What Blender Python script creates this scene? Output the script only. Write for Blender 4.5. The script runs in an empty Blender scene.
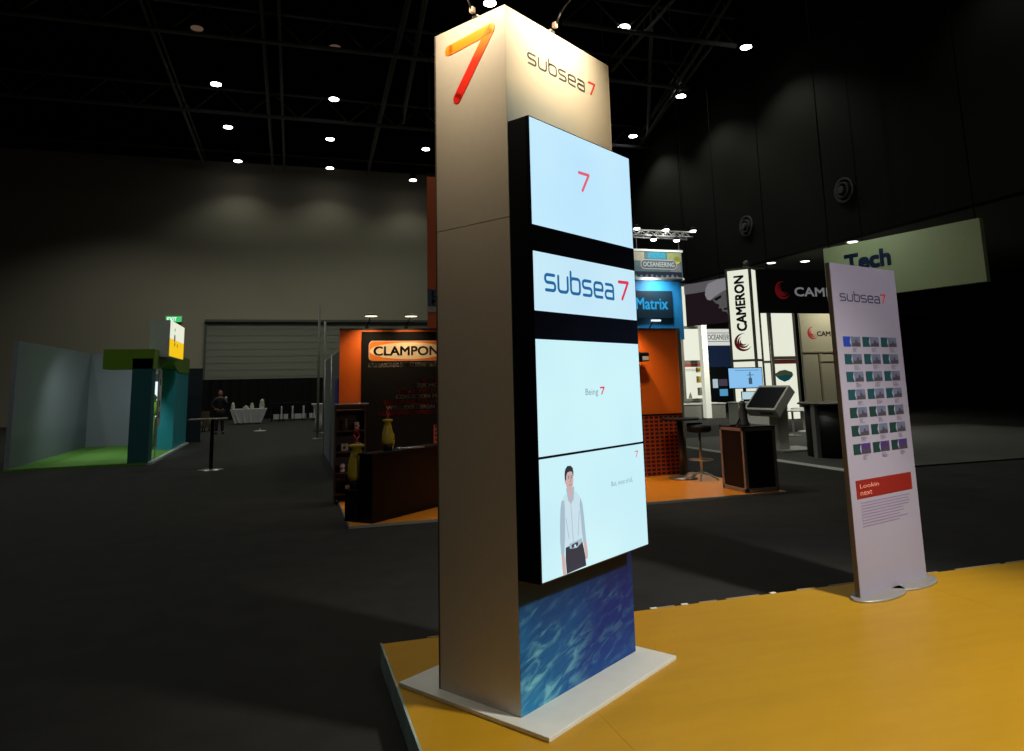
import bpy, bmesh, math, random
from mathutils import Vector, Matrix
random.seed(7)
D = bpy.data
SC = bpy.context.scene
COL = SC.collection
V = Vector
PI = math.pi

# ---------------------------------------------------------------- camera, world, exposure
YAW, PITCH, ROLL = math.radians(17.4), 0.15558, -0.023736
FPX, PX, PY = 715.4, 511.5, 270.84
CAM = V((0, 0, 1.739))
def cam_axes():
    f = V((math.sin(YAW)*math.cos(PITCH), math.cos(YAW)*math.cos(PITCH), math.sin(PITCH)))
    r = V((math.cos(YAW), -math.sin(YAW), 0)); u = r.cross(f)
    c, s = math.cos(ROLL), math.sin(ROLL)
    return c*r + s*u, -s*r + c*u, f
RT, UP, FW = cam_axes()
cd = D.cameras.new('camera'); cam = D.objects.new('camera', cd); COL.objects.link(cam)
cam.matrix_world = Matrix(((RT.x, UP.x, -FW.x, CAM.x), (RT.y, UP.y, -FW.y, CAM.y), (RT.z, UP.z, -FW.z, CAM.z), (0, 0, 0, 1)))
cd.sensor_width = 36; cd.lens = FPX/1024*36; cd.shift_x = 0.5/1024; cd.shift_y = -(375.5-PY)/1024
cd.clip_start = 0.05; cd.clip_end = 200
SC.camera = cam
def ray(x, y): return RT*((x-PX)/FPX) - UP*((y-PY)/FPX) + FW
def at(x, y, Y): w = ray(x, y); return CAM + w*(Y/w.y)          # a point of the hall on the plane y = Y
def atz(x, y, Z): w = ray(x, y); return CAM + w*((Z-CAM.z)/w.z)
def atx(x, y, X): w = ray(x, y); return CAM + w*(X/w.x)

w = D.worlds.new('hall'); SC.world = w; w.use_nodes = True
w.node_tree.nodes['Background'].inputs[0].default_value = (0.75, 0.8, 0.85, 1)
w.node_tree.nodes['Background'].inputs[1].default_value = 0.010
vs = SC.view_settings
vs.view_transform = 'Standard'; vs.look = 'None'; vs.exposure = 0.0; vs.gamma = 1.0; vs.use_curve_mapping = False

def look(o, target):
    o.rotation_euler = (V(target)-o.location).to_track_quat('-Z', 'Y').to_euler()
def area(name, loc, target, power, size, color=(1, 1, 1), sy=None):
    return spot(name, loc, target, power*3.6, 140, 1.0, color, 0.12)
def spot(name, loc, target, power, ang=90, blend=0.6, color=(1, 1, 1), r=0.05, parent=None):
    l = D.lights.new(name, 'SPOT'); l.energy = power; l.spot_size = math.radians(ang); l.spot_blend = blend
    l.color = color; l.shadow_soft_size = r
    o = D.objects.new(name, l); COL.objects.link(o); o.location = loc; look(o, target)
    if parent: o.parent = parent
    return o
# unseen downlights added on the lamp grid to lift the hall's ambient light
for gx in (-14.1, -8.7, -3.3, 1.9, 7.4, 12.7, 17.9):
    for gy in (-3.4, 2.0, 7.4, 12.8):
        spot('unseen_downlight', (gx, gy, 15.2), (gx, gy, 0), (16, 16, 60, 300)[int((gy+3.4)/5.3)], 125, 0.6, (0.97, 1.0, 0.92), 0.25)
for gy in (18.2, 28.0, 38.8): spot('unseen_downlight', (-8.7, gy, 15.2), (-8.7, gy, 0), 600, 125, 0.6, (0.97, 1.0, 0.90), 0.25)  # further unseen spots added along the left for ambient light
# stand key from above and to the right of the photographer, plus added fills
spot('stand_key_light', (5.2, 0.2, 5.2), (3.3, 3.0, 0), 1560, 60, 0.6, (1, 0.97, 0.84), 0.25)
spot('stand_fill_light', (1.5, -3.0, 5.5), (3.4, 3.2, 0), 80, 56, 0.9, (1, 0.90, 0.76), 0.3)
spot('panel_fill', (5.3, 0.6, 4.3), (4.45, 4.5, 1.9), 470, 44, 0.8, (0.96, 0.96, 1.0), 0.2)  # added spot that lifts the dark top of the info panel

# ---------------------------------------------------------------- materials
MATS = {}
def mat(name, col=(0.8, 0.8, 0.8), rough=0.6, metal=0.0, emit=None, es=1.0, var=0.06, vscale=12.0, bump=0.0, bscale=60.0, spec=None):
    if name in MATS: return MATS[name]
    m = D.materials.new(name); m.use_nodes = True; nt = m.node_tree; n = nt.nodes; L = nt.links
    b = n['Principled BSDF']; b.inputs['Roughness'].default_value = rough; b.inputs['Metallic'].default_value = metal
    if spec is not None: b.inputs['Specular IOR Level'].default_value = spec
    c4 = (*col, 1)
    tc = n.new('ShaderNodeTexCoord')
    if var > 0:
        ns = n.new('ShaderNodeTexNoise'); ns.inputs['Scale'].default_value = vscale; ns.inputs['Detail'].default_value = 4
        L.new(tc.outputs['Object'], ns.inputs['Vector'])
        mx = n.new('ShaderNodeMix'); mx.data_type = 'RGBA'
        mx.inputs[6].default_value = tuple(min(1, c*(1-var)) for c in col)+(1,)
        mx.inputs[7].default_value = tuple(min(1, c*(1+var)) for c in col)+(1,)
        L.new(ns.outputs['Fac'], mx.inputs[0]); L.new(mx.outputs[2], b.inputs['Base Color'])
    else: b.inputs['Base Color'].default_value = c4
    if bump > 0:
        nb = n.new('ShaderNodeTexNoise'); nb.inputs['Scale'].default_value = bscale; nb.inputs['Detail'].default_value = 3
        L.new(tc.outputs['Object'], nb.inputs['Vector'])
        bp = n.new('ShaderNodeBump'); bp.inputs['Strength'].default_value = bump; bp.inputs['Distance'].default_value = 0.02
        L.new(nb.outputs['Fac'], bp.inputs['Height']); L.new(bp.outputs['Normal'], b.inputs['Normal'])
    if emit is not None:
        b.inputs['Emission Color'].default_value = (*emit, 1); b.inputs['Emission Strength'].default_value = es
    MATS[name] = m
    return m
def em(name, col, es=1.0): return mat(name, (0.02, 0.02, 0.02), 0.4, 0, col, es, var=0)

# ---------------------------------------------------------------- geometry helpers
FRONT = ((1, 0, 0), (0, 0, 1), (0, -1, 0))      # u, v, outward normal of a face that looks to -y
LEFTF = ((0, -1, 0), (0, 0, 1), (-1, 0, 0))     # looks to -x
RIGHTF = ((0, 1, 0), (0, 0, 1), (1, 0, 0))      # looks to +x
TOPF = ((1, 0, 0), (0, 1, 0), (0, 0, 1))
def frame(kind, origin=(0, 0, 0)):
    u, v, nn = kind
    return Matrix(((u[0], v[0], nn[0], origin[0]), (u[1], v[1], nn[1], origin[1]), (u[2], v[2], nn[2], origin[2]), (0, 0, 0, 1)))
class MB:
    def __init__(s): s.v = []; s.f = []; s.m = []; s.mi = 0; s.smooth = []
    def add(s, vs_, fs, smooth=False):
        o = len(s.v); s.v += [tuple(p) for p in vs_]
        for f in fs: s.f.append(tuple(i+o for i in f)); s.m.append(s.mi); s.smooth.append(smooth)
        return s
    def mat(s, i): s.mi = i; return s
    def box(s, a, b, T=None):
        x0, y0, z0 = a; x1, y1, z1 = b
        p = [V((x, y, z)) for z in (z0, z1) for y in (y0, y1) for x in (x0, x1)]
        if T: p = [T @ q for q in p]
        return s.add(p, [(0, 2, 3, 1), (4, 5, 7, 6), (0, 1, 5, 4), (2, 6, 7, 3), (0, 4, 6, 2), (1, 3, 7, 5)])
    def poly(s, pts, T, d0=0.0, d1=0.002):
        n = len(pts)
        ar = sum(pts[i][0]*pts[(i+1) % n][1]-pts[(i+1) % n][0]*pts[i][1] for i in range(n))
        if ar < 0: pts = list(reversed(pts))
        p = [T @ V((x, y, d0)) for x, y in pts] + [T @ V((x, y, d1)) for x, y in pts]
        fs = [tuple(range(n-1, -1, -1)), tuple(range(n, 2*n))] + [(i, (i+1) % n, n+(i+1) % n, n+i) for i in range(n)]
        return s.add(p, fs)
    def rect(s, x0, y0, x1, y1, T, d0=0.0, d1=0.002): return s.poly([(x0, y0), (x1, y0), (x1, y1), (x0, y1)], T, d0, d1)
    def disc(s, x, y, r, T, d0=0, d1=0.002, n=20, ry=None):
        ry = ry or r
        return s.poly([(x+r*math.cos(2*PI*i/n), y+ry*math.sin(2*PI*i/n)) for i in range(n)], T, d0, d1)
    def stroke(s, pts, wdt, T, d0=0, d1=0.002):
        h = wdt/2
        for (x0, y0), (x1, y1) in zip(pts, pts[1:]):
            dx, dy = x1-x0, y1-y0; l = math.hypot(dx, dy) or 1e-9; nx, ny = -dy/l*h, dx/l*h
            s.poly([(x0+nx, y0+ny), (x1+nx, y1+ny), (x1-nx, y1-ny), (x0-nx, y0-ny)], T, d0, d1)
        for x, y in pts: s.disc(x, y, h, T, d0, d1, 14)
        return s
    def cyl(s, p0, p1, r0, r1=None, n=20, caps=True):
        p0, p1 = V(p0), V(p1); r1 = r0 if r1 is None else r1
        d = (p1-p0).normalized(); a = d.orthogonal().normalized(); b = d.cross(a)
        ring = lambda p, r: [p + a*(r*math.cos(2*PI*i/n)) + b*(r*math.sin(2*PI*i/n)) for i in range(n)]
        o = len(s.v); s.v += [tuple(q) for q in ring(p0, r0)+ring(p1, r1)]
        for i in range(n): s.f.append((o+i, o+(i+1) % n, o+n+(i+1) % n, o+n+i)); s.m.append(s.mi); s.smooth.append(True)
        if caps:
            s.f.append(tuple(o+i for i in range(n-1, -1, -1))); s.m.append(s.mi); s.smooth.append(False)
            s.f.append(tuple(o+n+i for i in range(n))); s.m.append(s.mi); s.smooth.append(False)
        return s
    def lathe(s, prof, c=(0, 0, 0), n=28, sx=1, sy=1):
        o = len(s.v)
        for r, z in prof:
            for i in range(n): s.v.append((c[0]+sx*r*math.cos(2*PI*i/n), c[1]+sy*r*math.sin(2*PI*i/n), c[2]+z))
        for k in range(len(prof)-1):
            for i in range(n):
                s.f.append((o+k*n+i, o+k*n+(i+1) % n, o+(k+1)*n+(i+1) % n, o+(k+1)*n+i)); s.m.append(s.mi); s.smooth.append(True)
        s.f.append(tuple(o+i for i in range(n-1, -1, -1))); s.m.append(s.mi); s.smooth.append(False)
        k = len(prof)-1; s.f.append(tuple(o+k*n+i for i in range(n))); s.m.append(s.mi); s.smooth.append(False)
        return s
    def tube(s, pts, r, n=10):
        pts = [V(p) for p in pts]
        for a, b in zip(pts, pts[1:]): s.cyl(a, b, r, n=n)
        for p in pts[1:-1]: s.ball(p, r*1.02, 8, 6)
        return s
    def ball(s, c, r, n=14, k=10, sc=(1, 1, 1)):
        o = len(s.v)
        for j in range(k+1):
            th = PI*j/k
            for i in range(n): s.v.append((c[0]+sc[0]*r*math.sin(th)*math.cos(2*PI*i/n), c[1]+sc[1]*r*math.sin(th)*math.sin(2*PI*i/n), c[2]-sc[2]*r*math.cos(th)))
        for j in range(k):
            for i in range(n): s.f.append((o+j*n+i, o+j*n+(i+1) % n, o+(j+1)*n+(i+1) % n, o+(j+1)*n+i)); s.m.append(s.mi); s.smooth.append(True)
        return s
    def build(s, name, mats, parent=None, bev=0.0, loc=None):
        me = D.meshes.new(name); me.from_pydata([tuple(p) for p in s.v], [], s.f)
        if not isinstance(mats, (list, tuple)): mats = [mats]
        for m in mats: me.materials.append(m)
        me.polygons.foreach_set('material_index', s.m); me.polygons.foreach_set('use_smooth', s.smooth)
        me.validate(); me.update()
        o = D.objects.new(name, me); COL.objects.link(o)
        if parent: o.parent = parent
        if loc: o.location = loc
        if bev > 0:
            b = o.modifiers.new('Bevel', 'BEVEL'); b.width = bev; b.segments = 2; b.limit_method = 'ANGLE'
        return o
def tag(o, label, cat=None, group=None):
    o['label'] = label
    if cat: o['category'] = cat
    if group: o['group'] = group
    return o
def struct(o): o['kind'] = 'structure'; return o
def thing(name, label, cat, loc=(0, 0, 0), rz=0.0, group=None):
    o = D.objects.new(name, None); COL.objects.link(o); o.empty_display_size = 0.1
    o.location = loc; o.rotation_euler = (0, 0, rz)
    return tag(o, label, cat, group)
def kids(o): return [c for c in D.objects if c.parent == o]
def dup(o, loc=None, rz=None, label=None, parent=None):
    c = o.copy(); COL.objects.link(c)
    if parent: c.parent = parent
    if loc is not None: c.location = loc
    if rz is not None: c.rotation_euler = (0, 0, rz)
    if label: c['label'] = label
    for k in kids(o): dup(k, parent=c)
    return c
def text_mb(mb, s, T, x0, y0, w_, h_=None, bold=0.0, d0=0.0, d1=0.003, rot=False, align='l', resol=3):
    """lettering fitted into the box x0..x0+w_, baseline y0, cap height h_ in frame T"""
    c = D.curves.new('t', 'FONT'); c.body = s; c.size = 1.0; c.resolution_u = resol; c.extrude = 0.0
    o = D.objects.new('t', c); me = D.meshes.new_from_object(o)
    vs_ = [v.co.copy() for v in me.vertices]; fs = [tuple(p.vertices) for p in me.polygons]
    D.objects.remove(o); D.curves.remove(c); D.meshes.remove(me)
    xs = [v.x for v in vs_]; ys = [v.y for v in vs_]
    mnx, mxx = min(xs), max(xs); cap = max(ys)
    sx = w_/(mxx-mnx); sy = (h_/cap) if h_ else sx
    pts = []
    for v in vs_:
        x, y = (v.x-mnx)*sx, v.y*sy
        if rot: x, y = -y, x
        pts.append((x0+x, y0+y))
    k = bold*2.2*(h_ or sx)
    for ddx, ddy in (((0, 0),) if bold <= 0 else [(a_*k, b_*k) for a_ in (-1, -.33, .33, 1) for b_ in (-1, 0, 1)]):
        mb.add([T @ V((x+ddx, y+ddy, d1)) for x, y in pts], fs)
    return mb

# logo letters as strokes in a unit box: x 0..1, x-height 1
def rr(x0, y0, x1, y1, r=0.22):  # closed rounded rectangle path
    return [(x0+r, y0), (x1-r, y0), (x1-r*.3, y0+r*.3), (x1, y0+r), (x1, y1-r), (x1-r*.3, y1-r*.3), (x1-r, y1), (x0+r, y1), (x0+r*.3, y1-r*.3), (x0, y1-r), (x0, y0+r), (x0+r*.3, y0+r*.3), (x0+r, y0)]
GL = {
 's': [[(0.92, 1), (0.2, 1), (0.05, 0.93), (0, 0.82), (0, 0.68), (0.06, 0.56), (0.2, 0.5), (0.8, 0.5), (0.94, 0.44), (1, 0.32), (1, 0.18), (0.95, 0.06), (0.8, 0), (0.06, 0)]],
 'u': [[(0, 1), (0, 0.22), (0.07, 0.07), (0.22, 0), (0.78, 0), (0.93, 0.07), (1, 0.22), (1, 1)]],
 'b': [rr(0, 0, 1, 1), [(0, 1.42), (0, 0.2)]],
 'e': [[(0.02, 0.5), (1, 0.5), (1, 0.78), (0.93, 0.93), (0.78, 1), (0.22, 1), (0.07, 0.93), (0, 0.78), (0, 0.22), (0.07, 0.07), (0.22, 0), (0.95, 0)]],
 'a': [[(0.08, 1), (0.78, 1), (0.93, 0.93), (1, 0.78), (1, 0), (0.22, 0), (0.07, 0.06), (0, 0.18), (0, 0.34), (0.07, 0.48), (0.22, 0.54), (1, 0.54)]],
}
def logo(mb, T, x0, y0, w_, xh, th, d0=0, d1=0.002):
    pitch = w_/6.0; lw = pitch*0.74
    for i, ch in enumerate('subsea'):
        for path in GL[ch]:
            mb.stroke([(x0+i*pitch+px*lw, y0+py*xh) for px, py in path], th, T, d0, d1)
    return mb
def seven(mb, T, x0, y0, w_, h_, th, d0=0, d1=0.002):
    return mb.stroke([(x0, y0+h_*0.97), (x0+w_, y0+h_), (x0+w_*0.3, y0)], th, T, d0, d1)

def swirl(mb, T, cx, cy, r, d1=0.002):
    """the three nested crescents of the red and grey round mark"""
    for k, (ro, ri, off, a0, a1, mi) in enumerate([(1.0, 0.98, 0.34, 75, 335, 1), (0.66, 0.64, 0.28, 100, 345, 2), (0.38, 0.37, 0.20, 115, 345, 1)]):
        mb.mat(mi); n = 18; out = []; inn = []
        for i in range(n+1):
            a = math.radians(a0+(a1-a0)*i/n); t = math.sin(PI*i/n)
            out.append((cx+r*ro*math.cos(a), cy+r*ro*math.sin(a)))
            inn.append((cx+r*(ro-off*t)*math.cos(a), cy+r*(ro-off*t)*math.sin(a)))
        for i in range(n):
            q = [out[i], out[i+1], inn[i+1], inn[i]]
            if i == 0: q = [out[0], out[1], inn[1]]
            if i == n-1: q = [out[i], out[i+1], inn[i]]
            mb.poly(q, T, 0, d1)
    return mb

# ---------------------------------------------------------------- common materials
M_carpet = mat('dark_carpet', (0.025, 0.024, 0.022), 0.95, var=0.35, vscale=3.0, bump=0.25, bscale=180, spec=0.15)
M_black = mat('black_satin', (0.007, 0.007, 0.008), 0.5, spec=0.15)
M_blackm = mat('black_matte', (0.010, 0.010, 0.010), 0.9, spec=0.1)
M_wallblk = mat('black_hall_wall', (0.010, 0.010, 0.008), 0.85, var=0.2, vscale=0.7, spec=0.1)
M_ceil = mat('black_ceiling', (0.004, 0.004, 0.004), 0.95, spec=0.0)
M_backwall = mat('olive_grey_wall', (0.36, 0.325, 0.25), 0.9, var=0.06, vscale=0.4, spec=0.1)
M_steel = mat('brushed_steel', (0.6, 0.6, 0.6), 0.3, 1.0)
M_alu = mat('aluminium', (0.50, 0.50, 0.47), 0.4, 0.7)
M_darksteel = mat('dark_truss_steel', (0.16, 0.16, 0.16), 0.6, 0.2)
M_white = mat('white_laminate', (0.75, 0.73, 0.68), 0.5)
M_whitecloth = mat('white_cloth', (0.62, 0.60, 0.62), 0.9)
M_orange = mat('orange_wall', (0.85, 0.15, 0.008), 0.5, var=0.04)
M_orfloor = mat('orange_floor', (0.85, 0.27, 0.015), 0.35, var=0.08, vscale=3)
M_red = mat('red_print', (0.75, 0.03, 0.02), 0.5, var=0)
M_ink = mat('dark_ink', (0.03, 0.03, 0.035), 0.5, var=0)
M_lens = em('lit_lamp_lens', (1.0, 0.98, 0.94), 14)
M_lightbox = em('lit_white_panel', (0.78, 0.80, 0.66), 1.0)
M_olive = mat('olive_frame', (0.16, 0.155, 0.125), 0.5)
M_yellow = mat('yellow_plastic', (0.42, 0.30, 0.015), 0.5)

# ================================================================= SETTING
CZ = 16.6                # ceiling height
WX = 19.8                # right wall
WY = 46.5                # back wall
RZ = 6.75                # soffit of the recess on the right
b = MB().box((-30, -10, -0.2), (34, WY, 0)); struct(b.build('floor', M_carpet))
b = MB().box((-30, -10, CZ), (WX+0.3, WY, CZ+0.2)); struct(b.build('ceiling', M_ceil))
b = MB().box((-30, WY, 0), (34, WY+0.3, CZ)); bw = struct(b.build('wall_back', M_backwall))
b = MB().box((WX, -10, RZ), (WX+0.3, WY, CZ)); struct(b.build('wall_right', M_wallblk))
b = MB().box((WX+0.3, -10, RZ), (34, WY, RZ+0.3)); struct(b.build('ceiling_soffit', mat('grey_soffit', (0.10, 0.10, 0.095), 0.85)))
b = MB().box((34, -10, 0), (34.3, WY, RZ)); struct(b.build('wall_recess', M_wallblk))
b = MB().box((-30.3, -10, 0), (-30, WY, CZ)); struct(b.build('wall_left', M_wallblk))
b = MB().box((-30, -10.3, 0), (34, -10, CZ)); struct(b.build('wall_front', M_wallblk))
b = MB().box((-30, WY-0.35, CZ-0.75), (WX, WY, CZ-0.25)); struct(b.build('trim_1', M_blackm))
b = MB().box((WX-0.12, -10, RZ), (WX, WY, RZ+0.25)); struct(b.build('trim_2', M_blackm))
# tall recessed opening in the back wall
o0 = at(205, 322, WY); o1 = at(425, 322, WY)
dr = MB()
dr.box((o0.x, WY-0.10, 0), (o0.x+0.12, WY, o0.z)).box((o0.x, WY-0.22, o0.z), (o1.x+3, WY, o0.z+0.14)).box((o1.x+2.9, WY-0.10, 0), (o1.x+3.0, WY, o0.z))
dr = struct(dr.build('door_1', mat('dark_door_frame', (0.10, 0.10, 0.085), 0.8)))
lf_ = MB().box((o0.x+0.12, WY-0.03, 0), (o1.x+2.9, WY, o0.z))
for i in range(1, 14): lf_.box((o0.x+0.12, WY-0.045, i*o0.z/14), (o1.x+2.9, WY-0.028, i*o0.z/14+0.02))
lf_.build('door_leaf', mat('olive_grey_shutter', (0.235, 0.235, 0.19), 0.85, var=0.05), dr)

# ================================================================= ROOF: trusses, lamps
def truss(x0, x1, y, label):
    mb = MB(); z0, z1 = 15.0, 16.2
    mb.cyl((x0, y, z0), (x1, y, z0), 0.10, n=8).cyl((x0, y, z1), (x1, y, z1), 0.07, n=8)
    d = MB(); n = max(3, int((x1-x0)/2.4)); 
    for i in range(n):
        a = x0+(x1-x0)*i/n; c = x0+(x1-x0)*(i+1)/n
        d.cyl((a, y, z0), ((a+c)/2, y, z1), 0.035, n=6).cyl(((a+c)/2, y, z1), (c, y, z0), 0.035, n=6)
    t = thing('roof_truss', label, 'truss', ((x0+x1)/2, y, z0))
    t_off = V(t.location)
    for mbx, nm in ((mb, 'chord'), (d, 'web')):
        o = mbx.build(nm, M_darksteel, t); o.location = -t_off
truss(-29, 19.7, 35.6, 'long dark steel roof truss crossing the hall nearest the back wall')
truss(-29, 17.4, 27.5, 'long dark steel roof truss second from the back wall')
truss(9.5, 17.0, 23.2, 'short dark steel roof truss at upper right, ending beside the black side wall')
def beam(p, q, label, r=0.07, z=15.4):
    mb = MB().cyl((p[0], p[1], z), (q[0], q[1], z), r, n=8)
    mb.cyl((p[0], p[1], z+0.6), (q[0], q[1], z+0.6), r*0.7, n=6)
    n = 8
    for i in range(n+1):
        a = V((p[0], p[1], z)).lerp(V((q[0], q[1], z)), i/n); mb.cyl(a, a+V((0, 0, 0.6)), 0.02, n=5)
    tag(mb.build('roof_beam', M_darksteel), label, 'beam')
beam((-5.3, 24), (-5.2, 46), 'dark roof beam running to the back wall, leftmost in the photo')
beam((-1.25, 22), (-1.2, 46), 'dark roof beam over the grey wall, left one of a close pair')
beam((-0.65, 22), (-0.5, 46), 'dark roof beam over the grey wall, right one of a close pair')
beam((3.8, 22), (4.7, 46), 'dark slanting roof beam just left of the tall tower')
beam((4.3, 22), (5.5, 36), 'short dark slanting roof brace touching the tower in view')
beam((12.9, 18), (13.5, 27.4), 'dark roof brace just right of the tower top')
beam((16.3, 23.2), (19.5, 36.4), 'dark slanting roof brace alongside the black side wall')
beam((13.3, 23.3), (19.5, 35.4), 'dark diagonal roof brace meeting the far corner of the black wall')
beam((14.8, 19.5), (19.3, 35.6), 'long thin diagonal roof brace below the brightest right lamp')

LZ = 15.25
def downlight(px, py, label, lit=True, power=240, stem=True):
    p = at(px, py, 44.3) if py > 160 and px < 420 else atz(px, py, LZ)
    t = thing('downlight', label, 'ceiling lamp', p, group='downlights under the black roof')
    MB().lathe([(0.10, 0.42), (0.15, 0.38), (0.19, 0.12), (0.24, 0.0)], n=20).build('lamp_housing', M_black, t)
    MB().cyl((0, 0, 0.40), (0, 0, CZ-p.z), 0.025, n=8).build('stem', M_blackm, t)
    l = MB().cyl((0, 0, -0.03), (0, 0, 0.005), 0.225, n=24)
    l.build('lens', M_lens if lit else mat('dim_lens', (0.3, 0.25, 0.22), 0.3, emit=(0.5, 0.3, 0.2), es=0.15), t)
    if lit: spot('downlight_beam', (0, 0, -0.06), (0, 0, -5), power, 125, 0.6, (0.93, 1.0, 0.84), 0.2, t)
P = 820
for px, py, lb in [
 (216, 84, 'lit downlight, upper left, nearest of the leftmost column of lamps'),
 (334, 99, 'lit downlight left of the tower, nearest of the middle column'),
 (228, 127, 'lit downlight, middle one of the leftmost column of lamps'),
 (330, 139, 'lit downlight, middle one of the column left of the tower'),
 (426, 149, 'lit downlight close to the tower edge, above the last hanging lamp'),
 (624, 27, 'lit downlight just right of the tower top'),
 (746, 47, 'lit downlight, largest and farthest right, before the black wall'),
 (681, 96, 'lit downlight, middle one of the row beside the black wall'),
 (633, 136, 'lit downlight, farthest of the row beside the black wall'),
 (490, 3, 'lit downlight directly behind the top corner of the tower')]:
    downlight(px, py, lb, power=P)
for px, py, lb in [
 (238, 161, 'lit downlight hanging in front of the grey wall, leftmost of three'),
 (330, 168, 'lit downlight hanging in front of the grey wall, middle of three'),
 (413, 180, 'lit downlight hanging in front of the grey wall, rightmost of three')]:
    q = atz(px, py, LZ)
    downlight(px, py, lb, power=150)
for px, py, lb in [(197, 28, 'unlit reddish lamp on the roof truss at top left'), (335, 47, 'unlit reddish lamp on the roof truss left of the tower')]:
    downlight(px, py, lb, lit=False)
# soffit lamps in the recess
for px, py, lb in [(852, 237, 'recessed lamp in the side soffit, above the green sign'), (771, 260, 'recessed lamp in the side soffit, left of the black hanging sign'), (805, 261, 'faint recessed lamp in the side soffit, above the black hanging sign')]:
    p = atz(px, py, RZ-0.02)
    if p.x < WX+0.35: p = atx(px, py, WX+0.5); p.z = RZ-0.02
    t = thing('soffit_lamp', lb, 'ceiling lamp', p, group='lamps in the side soffit')
    MB().lathe([(0.24, 0.02), (0.24, -0.02), (0.19, -0.02), (0.19, 0.01)], n=24).build('ring', M_alu, t)
    MB().cyl((0, 0, -0.025), (0, 0, 0.0), 0.18, n=24).build('lens', em('soffit_lens', (1, 0.98, 0.92), 5), t)
    spot('soffit_beam', (0, 0, -0.08), (0, 0, -4), 60, 140, 1, (1, 0.97, 0.88), 0.15, t)
# round air nozzles on the black wall
for px, py, lb in [(845, 190, 'large round black air nozzle on the black side wall, right one'), (747, 226, 'round black air nozzle on the black side wall, farther left one')]:
    p = atx(px, py, WX)
    t = thing('air_nozzle', lb, 'air vent', (WX, p.y, p.z))
    mo = mat('nozzle_grey', (0.07, 0.07, 0.07), 0.4)
    for k, (ro, ri) in enumerate([(0.48, 0.40), (0.30, 0.24), (0.14, 0.0)]):
        mb = MB(); n = 36; dx = -0.08-0.07*k
        for i in range(n):
            a, c = 2*PI*i/n, 2*PI*(i+1)/n
            ring = [(dx, ro*math.cos(a), ro*math.sin(a)), (dx, ro*math.cos(c), ro*math.sin(c)), (dx, ri*math.cos(c), ri*math.sin(c)), (dx, ri*math.cos(a), ri*math.sin(a))]
            mb.add(ring+[(x+0.07+0.07*k, y, z) for x, y, z in ring], [(0, 1, 2, 3), (0, 4, 5, 1), (3, 2, 6, 7)])
        mb.build('nozzle_ring', mo, t)

# ================================================================= MAIN STAND PLATFORM
PL = 0.13
EX = 0.60
t = thing('stand_platform', 'large raised platform with glossy yellow wood-look floor under the tower', 'platform', (EX, 4.88, 0))
m = mat('yellow_wood_floor', (0.60, 0.285, 0.030), 0.42, spec=0.28)
nt = m.node_tree; n = nt.nodes; L = nt.links; bs = n['Principled BSDF']
tc = n.new('ShaderNodeTexCoord'); mp = n.new('ShaderNodeMapping'); mp.inputs['Scale'].default_value = (0.9, 5, 1); mp.inputs['Rotation'].default_value = (0, 0, 0.4)
ns = n.new('ShaderNodeTexNoise'); ns.inputs['Scale'].default_value = 2.2; ns.inputs['Detail'].default_value = 5
mx = n.new('ShaderNodeMix'); mx.data_type = 'RGBA'; mx.inputs[6].default_value = (0.44, 0.225, 0.008, 1); mx.inputs[7].default_value = (0.54, 0.285, 0.014, 1)
L.new(tc.outputs['Object'], mp.inputs[0]); L.new(mp.outputs[0], ns.inputs['Vector']); L.new(ns.outputs['Fac'], mx.inputs[0]); L.new(mx.outputs[2], bs.inputs['Base Color'])
for x0, x1 in ((0.012, 0.895), (0.8965, 4.1), (4.1015, 8.0)):     # boards laid edge to edge
    MB().box((x0, -8.0, 0.02), (x1, -0.012, PL)).build('floor_board', m, t)
mb = MB().box((0, -8.0, 0), (0.012, 0, PL+0.002)); mb.build('edge_trim', mat('chrome_edge', (0.42, 0.55, 0.50), 0.12, 0.25, var=0.5, vscale=3, bump=0.5, bscale=4), t)
mb = MB().box((0, -0.012, 0), (8.0, 0, PL-0.004))
x = 0.3
while x < 7.6:
    wd = random.uniform(0.12, 0.5); mb.box((x, -0.014, PL-0.006), (x+wd, 0.001, PL+0.004)); x += wd+random.uniform(0.05, 0.4)
mb.build('back_edge', mat('worn_edge', (0.30, 0.24, 0.15), 0.5), t)
for x in (0.42, 1.9, 2.15, 2.9): MB().box((x, -0.02, PL+0.002), (x+0.05, 0.002, PL+0.007)).build('edge_tape', M_white, t)

# ================================================================= TOWER
TX, TY, TR = 1.1088, 3.5540, math.radians(32.75)
TH = 0.022
W1, DP, H = 1.0715, 0.5534, 3.68
t = thing('display_tower', 'tall white advertising tower with four stacked displays on yellow floor', 'display tower', (TX, TY, PL), TR)
MB().box((-0.077, -0.227, 0), (W1+0.077, DP+0.244, TH)).build('base_plate', mat('white_base', (0.72, 0.72, 0.68), 0.45), t, bev=0.003)
m_side = mat('silver_white_panel', (0.60, 0.55, 0.48), 0.42, 0.0, var=0.05, vscale=25)
z0 = TH
SEAM = 2.6777*0.92
MB().box((0.004, 0.004, z0), (W1-0.004, DP, z0+H-0.004)).build('core', m_side, t)
MB().box((-0.001, 0.0, z0), (0.004, DP, z0+SEAM-0.002)).build('side_panel', m_side, t)
MB().box((-0.001, 0.0, z0+SEAM+0.002), (0.004, DP, z0+H)).build('side_panel', m_side, t)
MB().box((-0.003, DP-0.004, z0), (0.006, DP+0.006, z0+H)).build('corner_trim', mat('dark_trim', (0.10, 0.09, 0.08), 0.4), t)
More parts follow.
